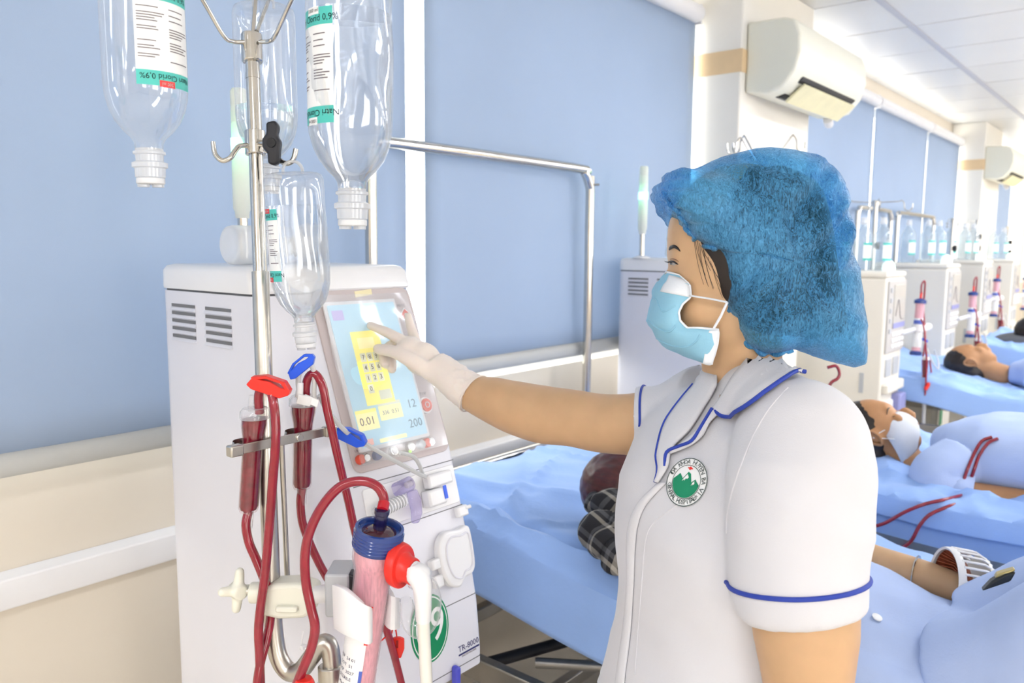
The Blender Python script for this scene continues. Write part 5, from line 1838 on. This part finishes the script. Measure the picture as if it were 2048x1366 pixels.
mk2 = MB().grid(24, 20, mask2).build('face_mask', M('white mask fabric', (238, 240, 244), .75, var=.02, bump=.15, bscale=200), p2, thick=.002)
for q in ((.002, -.012, .01), (-.03, -.055, .0)):
    MB().tube([fx((sx_ * .062, q[1] + .0, .03)), fx((sx_ * .074, q[1] * .6 + .0, .012)), fx((sx_ * .082, -.004, -.012))], .0014, 6).build('mask_loop', m_paper, mk2)
cl = MB()
cl.loft([oval((3.0, y, z), V(a, 0, 0), V(0, 0, b), 32, 2.6) for y, z, a, b in ((.60, .80, .07, .05), (.54, .80, .15, .08), (.46, .80, .205, .105), (.30, .80, .215, .115), (.10, .79, .20, .11), (-.1, .78, .19, .105), (-.25, .78, .19, .10), (-.5, .77, .18, .085))])
cl.tube(smooth_path([(2.84, .50, .79), (2.785, .55, .75), (2.762, .545, .72), (2.77, .50, .705)], 4), [.075, .074, .066, .058], 20)
cl.tube(smooth_path([(3.17, .49, .80), (3.25, .38, .77), (3.275, .26, .76)], 4), [.075, .072, .062], 20)
for s in (-1, 1):
    cl.tube(smooth_path([(3.0 + .09 * s, -.4, .78), (3.0 + .11 * s, -.7, .80), (3.0 + .12 * s, -.95, .76)], 4), [.085, .075, .06], 18)
ts2 = warp(fused(cl, .008, 4), cloth_fold(.008, 6, 2))
sh2 = part('patient_shirt', ts2, m_shirt, p2)
cf = MB().tube([(2.772, .515, .707), (2.782, .455, .702)], [.064, .060], 24, cap=False).build('rolled_cuff', m_shirt, sh2, thick=.006)
S2 = bvh_of(ts2)


def on2(p):
    p = V(p)
    return snap(S2, p - o2, p - V(0, 0, 1.45), .004, back=.8)[0]


for nm, pts in (('left', [(2.6142, 0.3893, 0.9156), (2.5948, 0.4104, 0.9040), (2.5761, 0.4263, 0.8695), (2.5607, 0.4373, 0.8294), (2.5483, 0.4452, 0.7922)]), ('right', [(2.6250, 0.3758, 0.9115), (2.6054, 0.3967, 0.8984), (2.5858, 0.4137, 0.8640), (2.5713, 0.4236, 0.8238), (2.5589, 0.4316, 0.7866)])):
    o = MB().tube(smooth_path([on2(p) for p in pts], 4), .0046, 8).build('blood_line', m_blood)
    o.location = o2
    tag(o, nm + ' of the two blood lines across the chest of the masked patient', 'blood line', 'blood lines')
p2.location = V(p2.location) + o2
line('blood line crossing the blue bed edge towards the nurse', [(2.3700, 0.6444, 0.6531), (2.3700, 0.5984, 0.6788), (2.3750, 0.5495, 0.7209), (2.3900, 0.5035, 0.7503), (2.4200, 0.4607, 0.7651), (2.5000, 0.4329, 0.7648), (2.5600, 0.4250, 0.7611)], .005)
line('blood line hanging off the bed edge below the masked patient', [(2.3600, 0.5962, 0.5284), (2.3600, 0.5865, 0.5682), (2.3600, 0.5584, 0.6079), (2.3650, 0.5269, 0.6450), (2.3700, 0.5081, 0.6943), (2.3800, 0.4848, 0.7285), (2.4200, 0.4414, 0.7536), (2.5000, 0.4197, 0.7531), (2.5600, 0.4142, 0.7515)], .005)

# ---- patient 3: man with short hair
p3 = thing('person', 'short haired man in pale blue lying with wrist on forehead side', 'person', (5.02, .3, .72), group='patients lying on the beds')
p3['label'] = 'short haired man in pale blue lying asleep on the third bed'
hc3 = V(5.02, .88, .835)
sk = MB()
R3 = head(sk, hc3, (-.10, 1, .25), (.25, -.15, 1), 1.05)
sk.tube(smooth_path([(4.80, .55, .80), (4.72, .40, .78), (4.70, .33, .78), (4.68, .10, .75)], 4), [.030, .036, .042, .032], 16)
sk.tube(smooth_path([(5.24, .55, .82), (5.26, .40, .86), (5.12, .56, .925), (5.02, .50, .945), (4.98, .36, .935)], 4), [.030, .034, .034, .030, .028], 16)
sk.ell((4.97, .30, .93), (.035, .05, .02))
fingers(sk, [([V(4.94 + .017 * k, .27, .935), V(4.94 + .018 * k, .22, .935), V(4.94 + .018 * k, .19, .92)], (.009, .007)) for k in range(4)])
part('body', fused(sk, .007, 5), m_skin2, p3)
part('hair', hair_cap(hc3, R3, 1.03, 1.015), m_hair, p3)
s3 = -1 if (R3 @ V(-1, 0, 0)).x < 0 else 1
ear_at(hc3, R3, s3, 1.1, m_skin2, p3)
MB().lathe([(.031, -.01), (.033, -.008), (.033, .008), (.031, .01)], 24, frame((4.995, .42, .94), (1, 0, 0), (0, 0, 1))).build('wristband', m_paper, p3)
cl = MB()
cl.loft([oval((5.02, y, z), V(a, 0, 0), V(0, 0, b), 32, 2.6) for y, z, a, b in ((.68, .80, .07, .05), (.60, .81, .16, .08), (.50, .82, .21, .105), (.30, .81, .22, .115), (.05, .80, .20, .11), (-.4, .78, .19, .10))])
cl.tube(smooth_path([(4.85, .55, .81), (4.77, .46, .79), (4.715, .36, .78)], 4), [.075, .072, .062], 20)
cl.tube(smooth_path([(5.19, .56, .82), (5.25, .46, .84), (5.25, .41, .86)], 4), [.075, .068, .056], 20)
part('patient_shirt', warp(fused(cl, .009, 4), cloth_fold(.008, 6, 5)), m_shirt, p3)
MB().tube([(4.712, .40, .785), (4.702, .345, .782)], [.064, .056], 20).build('arm_cuff', M('green cuff', (52, 120, 104), .6), p3)
pad = MB().span((4.52, .18, .712), (4.76, .42, .718)).build('arm_pad', M('mint pad', (140, 214, 196), .7), None, bevel=.002)
tag(pad, 'mint green pad under the arm of the short haired man', 'pad')

# ---- patient 1: dark red hair, plaid scarf, knees up
p1 = thing('person', 'patient in pale blue with dark red hair lying behind the nurse', 'person', (1.64, .4, .65), group='patients lying on the beds')
m_redhair = M('dark red hair', (74, 28, 28), .35, var=.35, vscale=120, stretch=(1, .25, 1), spec=.6)
hc1 = V(1.68, 1.01, .865)
sk = MB()
R1 = head(sk, hc1, (0, 1, .16), (.35, .1, 1))
# far arm beside the body with the bracelet
sk.tube(smooth_path([(1.82, .72, .80), (1.86, .60, .765), (1.865, .50, .745), (1.86, .38, .74), (1.855, .27, .73)], 4), [.032, .042, .043, .039, .032], 18)
sk.ell((1.85, .22, .715), (.035, .05, .022))
fingers(sk, [([V(1.82 + .017 * k, .19, .715), V(1.81 + .018 * k, .14, .72), V(1.81 + .018 * k, .11, .71)], (.009, .007)) for k in range(4)])
sk.tube(smooth_path([(1.47, .72, .77), (1.45, .58, .71), (1.46, .42, .68)], 4), [.030, .034, .030], 16)
part('body', fused(sk, .006, 5), m_skin, p1)
hb = hair_cap(hc1, R1, 1.08, 1.05, .03)
part('hair', hb, m_redhair, p1)
MB().tube(smooth_path([V(1.862, .40, .742) + (UZ * math.sin(a) + V(1, 0, 0) * math.cos(a)) * .042 for a in [k * PI / 4 for k in range(8)]], 3, True), .0022, 6, closed=True).build('bracelet', m_steel, p1)
cl = MB()
cl.loft([oval((1.63, y, z), V(a, 0, 0), V(0, 0, b), 32, 2.6) for y, z, a, b in ((.84, .81, .08, .06), (.76, .80, .16, .085), (.66, .775, .195, .10), (.50, .715, .195, .085), (.35, .675, .185, .08), (.20, .665, .18, .08), (.10, .66, .17, .075))])
cl.tube(smooth_path([(1.79, .72, .79), (1.85, .62, .765), (1.862, .56, .75)], 4), [.07, .064, .056], 18)
cl.tube(smooth_path([(1.49, .72, .78), (1.455, .58, .72), (1.46, .42, .68), (1.47, .30, .67)], 4), [.066, .058, .052, .046], 18)
ts1 = warp(fused(cl, .006, 3), cloth_fold(.011, 6, 9))
sh1 = part('patient_shirt', ts1, m_shirt, p1)
S1 = bvh_of(ts1)
h_, n_ = snap(S1, (1.50, .40, 1.2), (0, 0, -1), .002)
h_, n_ = snap(S1, (1.3320, 0.3398, 0.8552), V((1.3320, 0.3398, 0.8552)) - V(0, 0, 1.45), .002)
bt1 = MB().lathe([(0, 0), (.009, 0), (.0095, .0022), (.0075, .003), (0, .0022)], 20, frame(h_, n_.cross(V(0, 1, 0)), n_.cross(n_.cross(V(0, 1, 0))), n_)).build('shirt_button', m_paper, sh1)
# legs, near knee drawn up
lg = MB()
lg.tube(smooth_path([(1.545, .27, .69), (1.535, .16, .755), (1.525, .06, .86), (1.52, -.04, .955), (1.52, -.11, .975), (1.525, -.19, .90), (1.54, -.32, .70)], 5), [.088, .098, .096, .084, .074, .066, .052], 24)
lg.tube(smooth_path([(1.74, .25, .70), (1.75, .14, .79), (1.755, .02, .90), (1.76, -.08, .97), (1.76, -.16, .94), (1.76, -.34, .70)], 5), [.09, .092, .086, .076, .066, .05], 20)
lg.ell((1.64, .24, .685), (.185, .12, .085))
part('patient_trousers', warp(fused(lg, .007, 4), cloth_fold(.008, 5, 13)), m_shirt, p1)
for x in (1.54, 1.76):
    MB().loft([oval((x, -.36 - .02 * k, .635 + .02 * k), V(.035, 0, 0), V(0, .09 - .02 * k, 0), 16) for k in range(4)]).build('foot', m_skin, p1)
# plaid scarf
m_plaid = bpy.data.materials.new('plaid')
m_plaid.use_nodes = True
nt = m_plaid.node_tree
pb = nt.nodes['Principled BSDF']
pb.inputs['Roughness'].default_value = .85
tcn = nt.nodes.new('ShaderNodeTexCoord')
sep = nt.nodes.new('ShaderNodeSeparateXYZ')
mp_ = nt.nodes.new('ShaderNodeMapping')
mp_.inputs['Rotation'].default_value = (.5, .6, .7)
nt.links.new(tcn.outputs['Object'], mp_.inputs['Vector'])
nt.links.new(mp_.outputs['Vector'], sep.inputs[0])
prev = None
for ax_, ph in ((0, 0.0), (1, .3)):
    mm_ = nt.nodes.new('ShaderNodeMath')
    mm_.operation = 'MULTIPLY'
    mm_.inputs[1].default_value = 16
    fr2 = nt.nodes.new('ShaderNodeMath')
    fr2.operation = 'FRACT'
    rr = nt.nodes.new('ShaderNodeValToRGB')
    rr.color_ramp.interpolation = 'CONSTANT'
    els = rr.color_ramp.elements
    els[0].position, els[0].color = 0, (.006, .006, .008, 1)
    els[1].position, els[1].color = .46, (.22, .20, .17, 1)
    for p_, c_ in ((.60, (.006, .006, .008, 1)), (.74, (.06, .06, .065, 1)), (.9, (.006, .006, .008, 1))):
        e_ = els.new(p_)
        e_.color = c_
    nt.links.new(sep.outputs[ax_], mm_.inputs[0])
    nt.links.new(mm_.outputs[0], fr2.inputs[0])
    nt.links.new(fr2.outputs[0], rr.inputs['Fac'])
    if prev:
        mx_ = nt.nodes.new('ShaderNodeMix')
        mx_.data_type = 'RGBA'
        mx_.blend_type = 'ADD'
        mx_.inputs[0].default_value = 1
        nt.links.new(prev.outputs['Color'], mx_.inputs[6])
        nt.links.new(rr.outputs['Color'], mx_.inputs[7])
        nt.links.new(mx_.outputs[2], pb.inputs['Base Color'])
    prev = rr
sc = MB()
rs = random.Random(11)
for p, r in (((1.565, 1.005, .835), .045), ((1.50, .985, .80), .05), ((1.475, .95, .79), .045), ((1.53, .93, .81), .055), ((1.46, .90, .775), .045), ((1.52, .87, .80), .055), ((1.47, .84, .77), .04), ((1.58, .88, .83), .05), ((1.50, .80, .78), .045), ((1.57, 1.05, .83), .03)):
    sc.ell(p, (r, r * .8, r * .8))
sme = warp(fused(sc, .005, 2), lambda co, n: co + n * (.012 * (1 - 2 * abs(noise.noise(co * 14))) + .005 * noise.noise(co * 40)))
scarf = part('scarf', sme, m_plaid)
tag(scarf, 'crumpled black and white plaid scarf by the red hair', 'scarf')

# ---- small round fan between arm and knee
fan = thing('round_fan', 'small white ribbed fan with copper coloured front lying beside the patient', 'fan', (1.93, .31, .66))
m_copper = M('copper mesh', (176, 96, 68), .25, metal=.6, var=.25, vscale=60)
fa = V(-.52, .80, .12).normalized()
ff_ = Matrix.Translation((1.8376, 0.3140, 0.7546)) @ Matrix.Scale(1.3, 4) @ frame((0, 0, 0), fa.cross(UZ), UZ - fa * UZ.dot(fa), fa)
MB().lathe([(.0515, .022), (.055, .024), (.0565, .020), (.0565, .012), (.052, .010)], 40, ff_, cap=False).build('front_rim', m_white, fan)
MB().lathe([(.0515, .018), (.040, -.002), (.020, -.016), (.0, -.018)], 36, ff_, cap=False).build('copper_cone', m_copper, fan)
for k in range(36):
    a = 2 * PI * k / 36
    d0, d1 = V(math.cos(a), math.sin(a), 0), V(math.cos(a + .5), math.sin(a + .5), 0)
    MB().tube([ff_ @ (d0 * .0505 + V(0, 0, .018)), ff_ @ (d0.lerp(d1, .5) * .036 + V(0, 0, -.002)), ff_ @ (d1 * .008 + V(0, 0, -.014))], .0010, 5).build('front_rib', m_copper, fan)
for k in range(30):
    a = 2 * PI * k / 30
    d0 = V(math.cos(a), math.sin(a), 0)
    MB().tube([ff_ @ (d0 * .0560 + V(0, 0, .014)), ff_ @ (d0 * .0550 + V(0, 0, -.020)), ff_ @ (d0 * .047 + V(0, 0, -.036)), ff_ @ (d0 * .02 + V(0, 0, -.043))], .0026, 6).build('side_rib', m_white, fan)
MB().lathe([(0, -.047), (.03, -.044), (.032, -.038), (0, -.036)], 28, ff_).build('back_hub', m_white, fan)
MB().lathe([(0, -.052), (.050, -.034), (.050, -.03), (0, -.03)], 28, ff_).build('motor', m_ivory, fan)
# dark folded item with gold tone trim behind the thigh
wl = thing('key_pouch', 'dark pouch with gold trim tucked behind the raised thigh', 'pouch', (1.6442, 0.2172, 0.8490))
MB().prism([(-.032, -.014), (.018, -.008), (.030, .006), (.012, .008), (-.012, .0)], -.012, .012, frame((1.6449, 0.2179, 0.8572), (.3, -.9, .42), (0, .3, 1))).build('pouch_body', M('dark leather', (40, 44, 46), .4), wl, bevel=.004)
MB().prism([(-.006, .002), (.028, .006), (.030, .011), (.0, .009)], -.010, .010, frame((1.6450, 0.2180, 0.8581), (.3, -.9, .42), (0, .3, 1))).build('pouch_trim', M('gold trim', (196, 178, 120), .3, metal=.7), wl, bevel=.003)
line('thin red line on the wrist of the patient behind the nurse', [(1.6943, 0.4563, 0.7697), (1.7016, 0.4461, 0.7615), (1.7096, 0.4352, 0.7544), (1.7155, 0.4265, 0.7452)], .0016)

# ================================================================== far bays: boxy machines, stands, bottles, dialyzers
m_beige = M('beige machine paint', (238, 232, 220), .4, var=.015, vscale=4)
m_panel = M('grey control panel', (196, 192, 188), .45, var=.02)
m_dscr = M('dim screen', (188, 184, 176), .3, var=.05, vscale=12, emit=.1)
m_lav = M('lavender door', (150, 152, 204), .4, var=.03)
m_bk = M('grey pillow cloth', (92, 94, 100), .8, var=.05)


def box_machine(label, x, yf, top, seed):
    t = thing('dialysis_machine', label, 'dialysis machine', (x, yf, 0), group='beige box shaped dialysis machines')
    W, Dp = .335, .46
    MB().span((x, yf, .30), (x + W, yf + Dp, top - .03)).build('body', m_beige, t, bevel=.012, seg=3)
    MB().span((x - .003, yf - .003, top - .03), (x + W + .003, yf + Dp, top)).build('lid', m_beige, t, bevel=.012, seg=3)
    MB().span((x + .04, yf + .06, .10), (x + W - .04, yf + Dp - .04, .305)).build('pedestal', m_beige, t, bevel=.01)
    MB().span((x - .02, yf - .06, .06), (x + W + .02, yf + Dp, .11)).build('base', m_beige, t, bevel=.015)
    for cx in (x + .02, x + W - .02):
        for cy in (yf - .02, yf + Dp - .05):
            MB().lathe([(.008, -.016), (.027, -.016), (.031, -.010), (.031, .010), (.027, .016), (.008, .016)], 18, frame((cx, cy, .031), (0, 1, 0), (0, 0, 1), (1, 0, 0))).build('wheel', m_rubber, t)
    p = MB().span((x + .02, yf - .010, top - .40), (x + W - .015, yf + .004, top - .045)).build('control_panel', m_panel, t, bevel=.004)
    MB().span((x + .10, yf - .014, top - .28), (x + W - .03, yf - .009, top - .065)).build('screen', m_dscr, p, bevel=.002)
    MB().span((x + .10, yf - .0155, top - .28), (x + W - .03, yf - .0135, top - .255)).build('screen_bar', m_lav, p)
    cv = [(x + .13 + .02 * k, yf - .0155, top - .24 + .10 * math.exp(-((k - 2) / 1.6) ** 2)) for k in range(8)]
    MB().tube(smooth_path(cv, 3), .0016, 5).build('screen_curve', m_print, p)
    for r in range(3):
        for c in range(4):
            MB().box((x + .12 + .055 * c, yf - .012, top - .31 - .03 * r), (.036, .006, .018)).build('key', m_paper, p, bevel=.001)
    for k in range(5):
        MB().box((x + .055, yf - .012, top - .09 - .05 * k), (.03, .006, .022)).build('side_key', m_grey, p, bevel=.001)
    for k in range(2):
        MB().span((x + .05 + .13 * k, yf - .008, top - .52), (x + .14 + .13 * k, yf + .004, top - .43)).build('gauge_window', m_grey, t, bevel=.004)
    MB().span((x + .02, yf - .03, top - .60), (x + W - .02, yf + .004, top - .55)).build('shelf_lip', m_beige, t, bevel=.008)
    dr = MB().span((x + .20, yf - .045, top - .88), (x + W - .02, yf + .004, top - .62)).build('cartridge_door', m_lav, t, bevel=.01)
    MB().span((x + .21, yf - .052, top - .76), (x + .225, yf - .044, top - .70)).build('door_handle', m_paper, dr)
    MB().span((x + .03, yf - .02, top - .86), (x + .18, yf + .004, top - .64)).build('pump_head', m_white, t, bevel=.012)
    MB().lathe([(0, 0), (.045, 0), (.042, .018), (0, .02)], 24, frame((x + .105, yf - .02, top - .75), (1, 0, 0), (0, 0, 1), (0, -1, 0))).build('pump_rotor', m_grey, t)
    st = MB().span((x + .05, yf - .004, top - 1.0), (x + .11, yf + .002, top - .90)).build('number_sticker', m_green, t)
    MB().span((x - .004, yf + .08, top - .60), (x + .002, yf + .10, top - .50)).build('side_hook', m_grey, t)
    dm = MB().lathe([(.03, 0), (.032, .012), (.027, .035), (.014, .05), (0, .054)], 24, Matrix.Translation((x + W - .06, yf + .07, top))).build('signal_dome', m_dome, t)
    return t


m_dome = M('green white dome light', (226, 255, 244), .3, var=0, emit=.9)
box_machine('nearer beige box dialysis machine right behind the blue cap', 4.115, 1.10, 1.345, 1)
box_machine('second beige box dialysis machine beside the short haired man', 5.39, 1.10, 1.37, 2)
box_machine('third beige box dialysis machine in front of the far pillar', 6.62, 1.12, 1.38, 3)
box_machine('farthest beige box dialysis machine at the right edge', 7.90, 1.12, 1.38, 4)


def up_bottle(label, x, y, z, r=.043, green=False, lean=0.0):
    t = thing('upright_bottle', label, 'bottle', (x, y, z), group='upright bottles on the machines')
    f = Matrix.Translation((x, y, z)) @ Matrix.Rotation(lean, 4, 'Y')
    MB().lathe([(0, .002), (r * .9, .002), (r, .012), (r, .165), (r * .93, .185), (r * .6, .208), (r * .36, .222), (r * .33, .235)], 24, f, cap=False).build('bottle_body', m_shell2, t, angle=60)
    MB().lathe([(r * .33, .233), (r * .42, .236), (r * .42, .246), (r * .36, .248), (r * .36, .268), (0, .268)], 18, f).build('neck', m_milky, t)
    a0, a1 = math.radians(200), math.radians(310)
    lb = MB().grid(10, 4, lambda u, v: f @ V(r * 1.01 * math.cos(a0 + (a1 - a0) * u), r * 1.01 * math.sin(a0 + (a1 - a0) * u), .05 + .09 * v)).build('label', m_paper, t)
    for zz in (.05, .128):
        MB().grid(10, 2, lambda u, v: f @ V(r * 1.02 * math.cos(a0 + (a1 - a0) * u), r * 1.02 * math.sin(a0 + (a1 - a0) * u), zz + .012 * v)).build('label_band', m_teal, lb)
    return t


m_shell2 = clear_mat('far bottle plastic', (244, 249, 251), (238, 245, 250), edge=.75, base=.14, gloss=.2, rough=.08)
for k, (x, y, z, lb_) in enumerate(((4.29, 1.37, 1.346, 'clear bottle half hidden by the blue cap on the nearer box machine'),
                                    (4.30, 1.275, 1.346, 'middle clear bottle on the nearer box machine'),
                                    (4.33, 1.19, 1.346, 'right clear bottle on the nearer box machine'),
                                    (5.50, 1.36, 1.371, 'left clear bottle on the second box machine'),
                                    (5.56, 1.26, 1.371, 'middle clear bottle on the second box machine'),
                                    (5.66, 1.22, 1.371, 'right clear bottle on the second box machine'),
                                    (6.72, 1.37, 1.381, 'left clear bottle on the third box machine'),
                                    (6.80, 1.29, 1.381, 'middle clear bottle on the third box machine'),
                                    (6.88, 1.25, 1.381, 'right clear bottle on the third box machine'),
                                    (8.00, 1.30, 1.381, 'left clear bottle on the farthest box machine'),
                                    (8.10, 1.24, 1.381, 'right clear bottle on the farthest box machine'))):
    up_bottle(lb_, x, y, z)
ub = up_bottle('milky bottle leaning in front of the blind near the face of the nurse', 2.63, 1.43, 1.416, .04, lean=.10)


def far_stand(label, x, y, z0, zt, hooks, knobs, r=.0095, rod=.003):
    t = thing('drip_stand', label, 'drip stand', (x, y, z0), group='drip stands of the far bays')
    MB().cyl((x, y, z0), (x, y, zt), r, 14).build('pole', m_steel, t)
    MB().cyl((x, y, zt - .02), (x, y, zt + .012), r * 1.5, 16).build('crown', m_steel, t, bevel=.002)
    for a, L, up in hooks:
        d = V(math.cos(a), math.sin(a), 0)
        c = V(x, y, zt)
        pts = [c, c + d * L * .3 + UZ * up * .25, c + d * L * .8 + UZ * up, c + d * (L * .9) + UZ * (up + .006), c + d * (L * 1.0) + UZ * (up - .012), c + d * (L * 1.02) + UZ * (up - .04),
               c + d * (L * 1.15) + UZ * (up - .055), c + d * (L * 1.28) + UZ * (up - .04), c + d * (L * 1.30) + UZ * (up - .012)]
        MB().tube(smooth_path(pts, 4), rod, 8).build('hook', m_steel, t)
    for z in knobs:
        kb_ = MB()
        f = frame((x, y - .012, z), (1, 0, 0), (0, 0, 1), (0, -1, 0))
        pl = []
        for k in range(10):
            a = k * PI / 5
            q = .024 if k % 2 == 0 else .016
            pl.append((q * math.cos(a), q * math.sin(a)))
        kb_.prism(pl, 0, .022, f)
        kb_.build('knob', m_dark, t, bevel=.003)
    return t


far_stand('drip stand with three curled hooks above the blue cap', 2.885, 1.215, .02, 1.745, ((2.3, .11, .10), (1.2, .13, .12), (-.35, .16, .12)), (1.5,))
far_stand('drip stand with black knob behind the nearer box machine', 4.985, 1.42, .02, 1.725, ((0.4, .20, .005), (3.5, .2, .005), (1.9, .15, .005), (-1.2, .15, .005)), (1.475,), .0135)
far_stand('drip stand with black knob left of the far pillar', 6.42, 1.30, .02, 1.665, ((.4, .16, .005), (3.5, .16, .005)), (1.465,), .0125)
far_stand('drip stand with two black knobs in front of the far pillar', 7.28, 1.30, .02, 1.68, ((-.2, .2, .0), (2.8, .12, .0)), (1.56, 1.47), .0125)
far_stand('farthest drip stand with two black knobs at the right edge', 8.74, 1.30, .02, 1.67, ((.3, .16, .0), (3.4, .16, .0)), (1.53, 1.44), .0125)


def far_dialyzer(label, x, y, zt, tilt, arm):
    t = thing('dialyzer', label, 'dialyzer', (x, y, zt - .28), group='dialyzers of the far bays')
    f = Matrix.Translation((x, y, zt)) @ Matrix.Rotation(tilt, 4, 'Y')
    MB().lathe([(0, -.27), (.021, -.27), (.021, -.03), (.026, -.02), (0, -.02)], 20, f).build('fibre_bundle', m_fib, t)
    MB().lathe([(.0215, -.25), (.0218, -.25), (.0218, -.10), (.0215, -.10)], 20, f, cap=False).build('label', m_paper, t)
    MB().lathe([(.022, -.13), (.0224, -.128), (.0224, -.112), (.022, -.11)], 20, f, cap=False).build('label_band', bpy.data.materials['blue print'], t)
    for z in (-.012, -.28):
        MB().lathe([(0, z - .014), (.029, z - .012), (.030, z + .004), (.024, z + .010), (.009, z + .016), (0, z + .016)], 20, f).build('header', m_hdr, t)
    MB().tube([f @ V(0, 0, 0), f @ V(.002, 0, .035)], .006, 10).build('port_sleeve', m_red, t)
    h = MB().cyl((x - .02, y - .01, zt - .155), (x + .11, y - .02, zt - .15), .020, 14).build('holder_arm', m_white, t)
    MB().tube([f @ V(0, 0, -.15), V(x - .12, y + .05, zt - .17)], .012, 10).build('holder_bracket', m_white, t)
    MB().lathe([(.023, -.17), (.03, -.168), (.03, -.135), (.023, -.133)], 18, f, cap=False).build('holder_ring', m_white, t)
    return t


for i, (nm, x, y, zt) in enumerate((('nearer box machine', 4.52, 1.04, 1.20), ('second box machine', 5.80, 1.03, 1.19), ('third box machine', 7.05, 1.10, 1.24), ('farthest box machine', 8.36, 1.08, 1.22))):
    far_dialyzer('pink dialyzer with blue headers at the ' + nm, x, y, zt, .10 * (1 if i % 2 == 0 else .4), 1)
    line('looping blood line over the top of the dialyzer at the ' + nm, [(x + .002, y, zt + .03), (x + .003, y, zt + .075), (x + .025, y - .01, zt + .085), (x + .03, y - .01, zt - .05), (x + .02, y - .03, zt - .2), (x + .0, y - .03, zt - .33), (x + .03, y - .04, zt - .45), (x + .09, y - .06, zt - .40)], .0046)
    line('lower blood line beside the pump of the ' + nm, [(x - .05, y - .02, zt - .10), (x - .07, y - .04, zt - .14), (x - .06, y - .06, zt - .30), (x - .04, y - .06, zt - .42), (x - .02, y - .06, zt - .52), (x + .05, y - .07, zt - .45), (x + .06, y - .05, zt - .32)], .0046)
    ch = thing('blood_chamber', 'small dark blood chamber under the dialyzer at the ' + nm, 'blood chamber', (x - .03, y - .05, zt - .42), group='blood filled drip chambers')
    MB().lathe([(0, 0), (.013, 0), (.013, .09), (0, .092)], 16, Matrix.Translation((x - .03, y - .05, zt - .40))).build('blood_column', m_chamber, ch)
    MB().lathe([(0, .09), (.017, .092), (.017, .106), (0, .108)], 16, Matrix.Translation((x - .03, y - .05, zt - .40))).build('cap', m_white, ch)
    hs = line('white hose with round coupling at the ' + nm, [(x + .045, y - .03, zt - .30), (x + .05, y - .04, zt - .42), (x + .045, y - .04, zt - .52), (x + .02, y - .05, zt - .66)], .010, m_white, 'dialysate_hose', cat='hose', group='white hoses of the far bays')
    line('thin clear loop of line at the ' + nm, [(x - .06, y - .04, zt - .18), (x - .04, y - .05, zt - .24), (x + .04, y - .07, zt - .33), (x + .12, y - .08, zt - .37), (x + .15, y - .07, zt - .33), (x + .10, y - .06, zt - .27)], .0045, m_soft, 'clear_line', cat='clear line', group='clear lines')
    clip('small blue clamp on the clear loop at the ' + nm, (x - .055, y - .045, zt - .205), (.6, -.5, -.5), m_blue, .8)
    clip('small red clamp low at the ' + nm, (x - .035, y - .065, zt - .445), (.4, -.3, .8), m_red, 1.0)

# ---- grey pillow and the patient on the far bed
pl_ = MB().loft([oval((6.36, y, .83 + .02 * math.sin((y - .62) * 8)), V(a, 0, 0), V(0, 0, b), 28, 3.5) for y, a, b in ((.56, .20, .012), (.60, .23, .035), (.72, .235, .05), (.86, .235, .05), (.96, .23, .035), (1.0, .20, .012))]).build('pillow', m_bk)
tag(pl_, 'dark grey pillow on the far blue bed at the right edge', 'pillow')
p4 = thing('person', 'black haired patient on the grey pillow cut off by the right edge', 'person', (6.30, .2, .72), group='patients lying on the beds')
hc4 = V(6.28, .72, .935)
sk = MB()
R4 = head(sk, hc4, (0, 1, .2), (.2, .0, 1))
part('body', fused(sk, .008, 4), m_skin2, p4)
part('hair', hair_cap(hc4, R4, 1.05, 1.06), m_hair, p4)
cl = MB()
cl.loft([oval((6.28, y, z), V(a, 0, 0), V(0, 0, b), 28, 2.6) for y, z, a, b in ((.52, .86, .08, .06), (.44, .84, .18, .09), (.30, .83, .21, .11), (0, .80, .2, .11), (-.5, .78, .18, .09))])
part('patient_shirt', warp(fused(cl, .01, 4), cloth_fold(.008, 6, 17)), m_shirt, p4)
# red loop of line seen behind the shoulder of the nurse
line('small red loop of line behind the shoulder of the nurse', [(2.2259, 0.7344, 1.1278), (2.2413, 0.7169, 1.1321), (2.2460, 0.7081, 1.1144), (2.2410, 0.7109, 1.0980), (2.2285, 0.7236, 1.0856), (2.2151, 0.7335, 1.0527)], .0045)
bpy.data.scenes.remove(TMP)
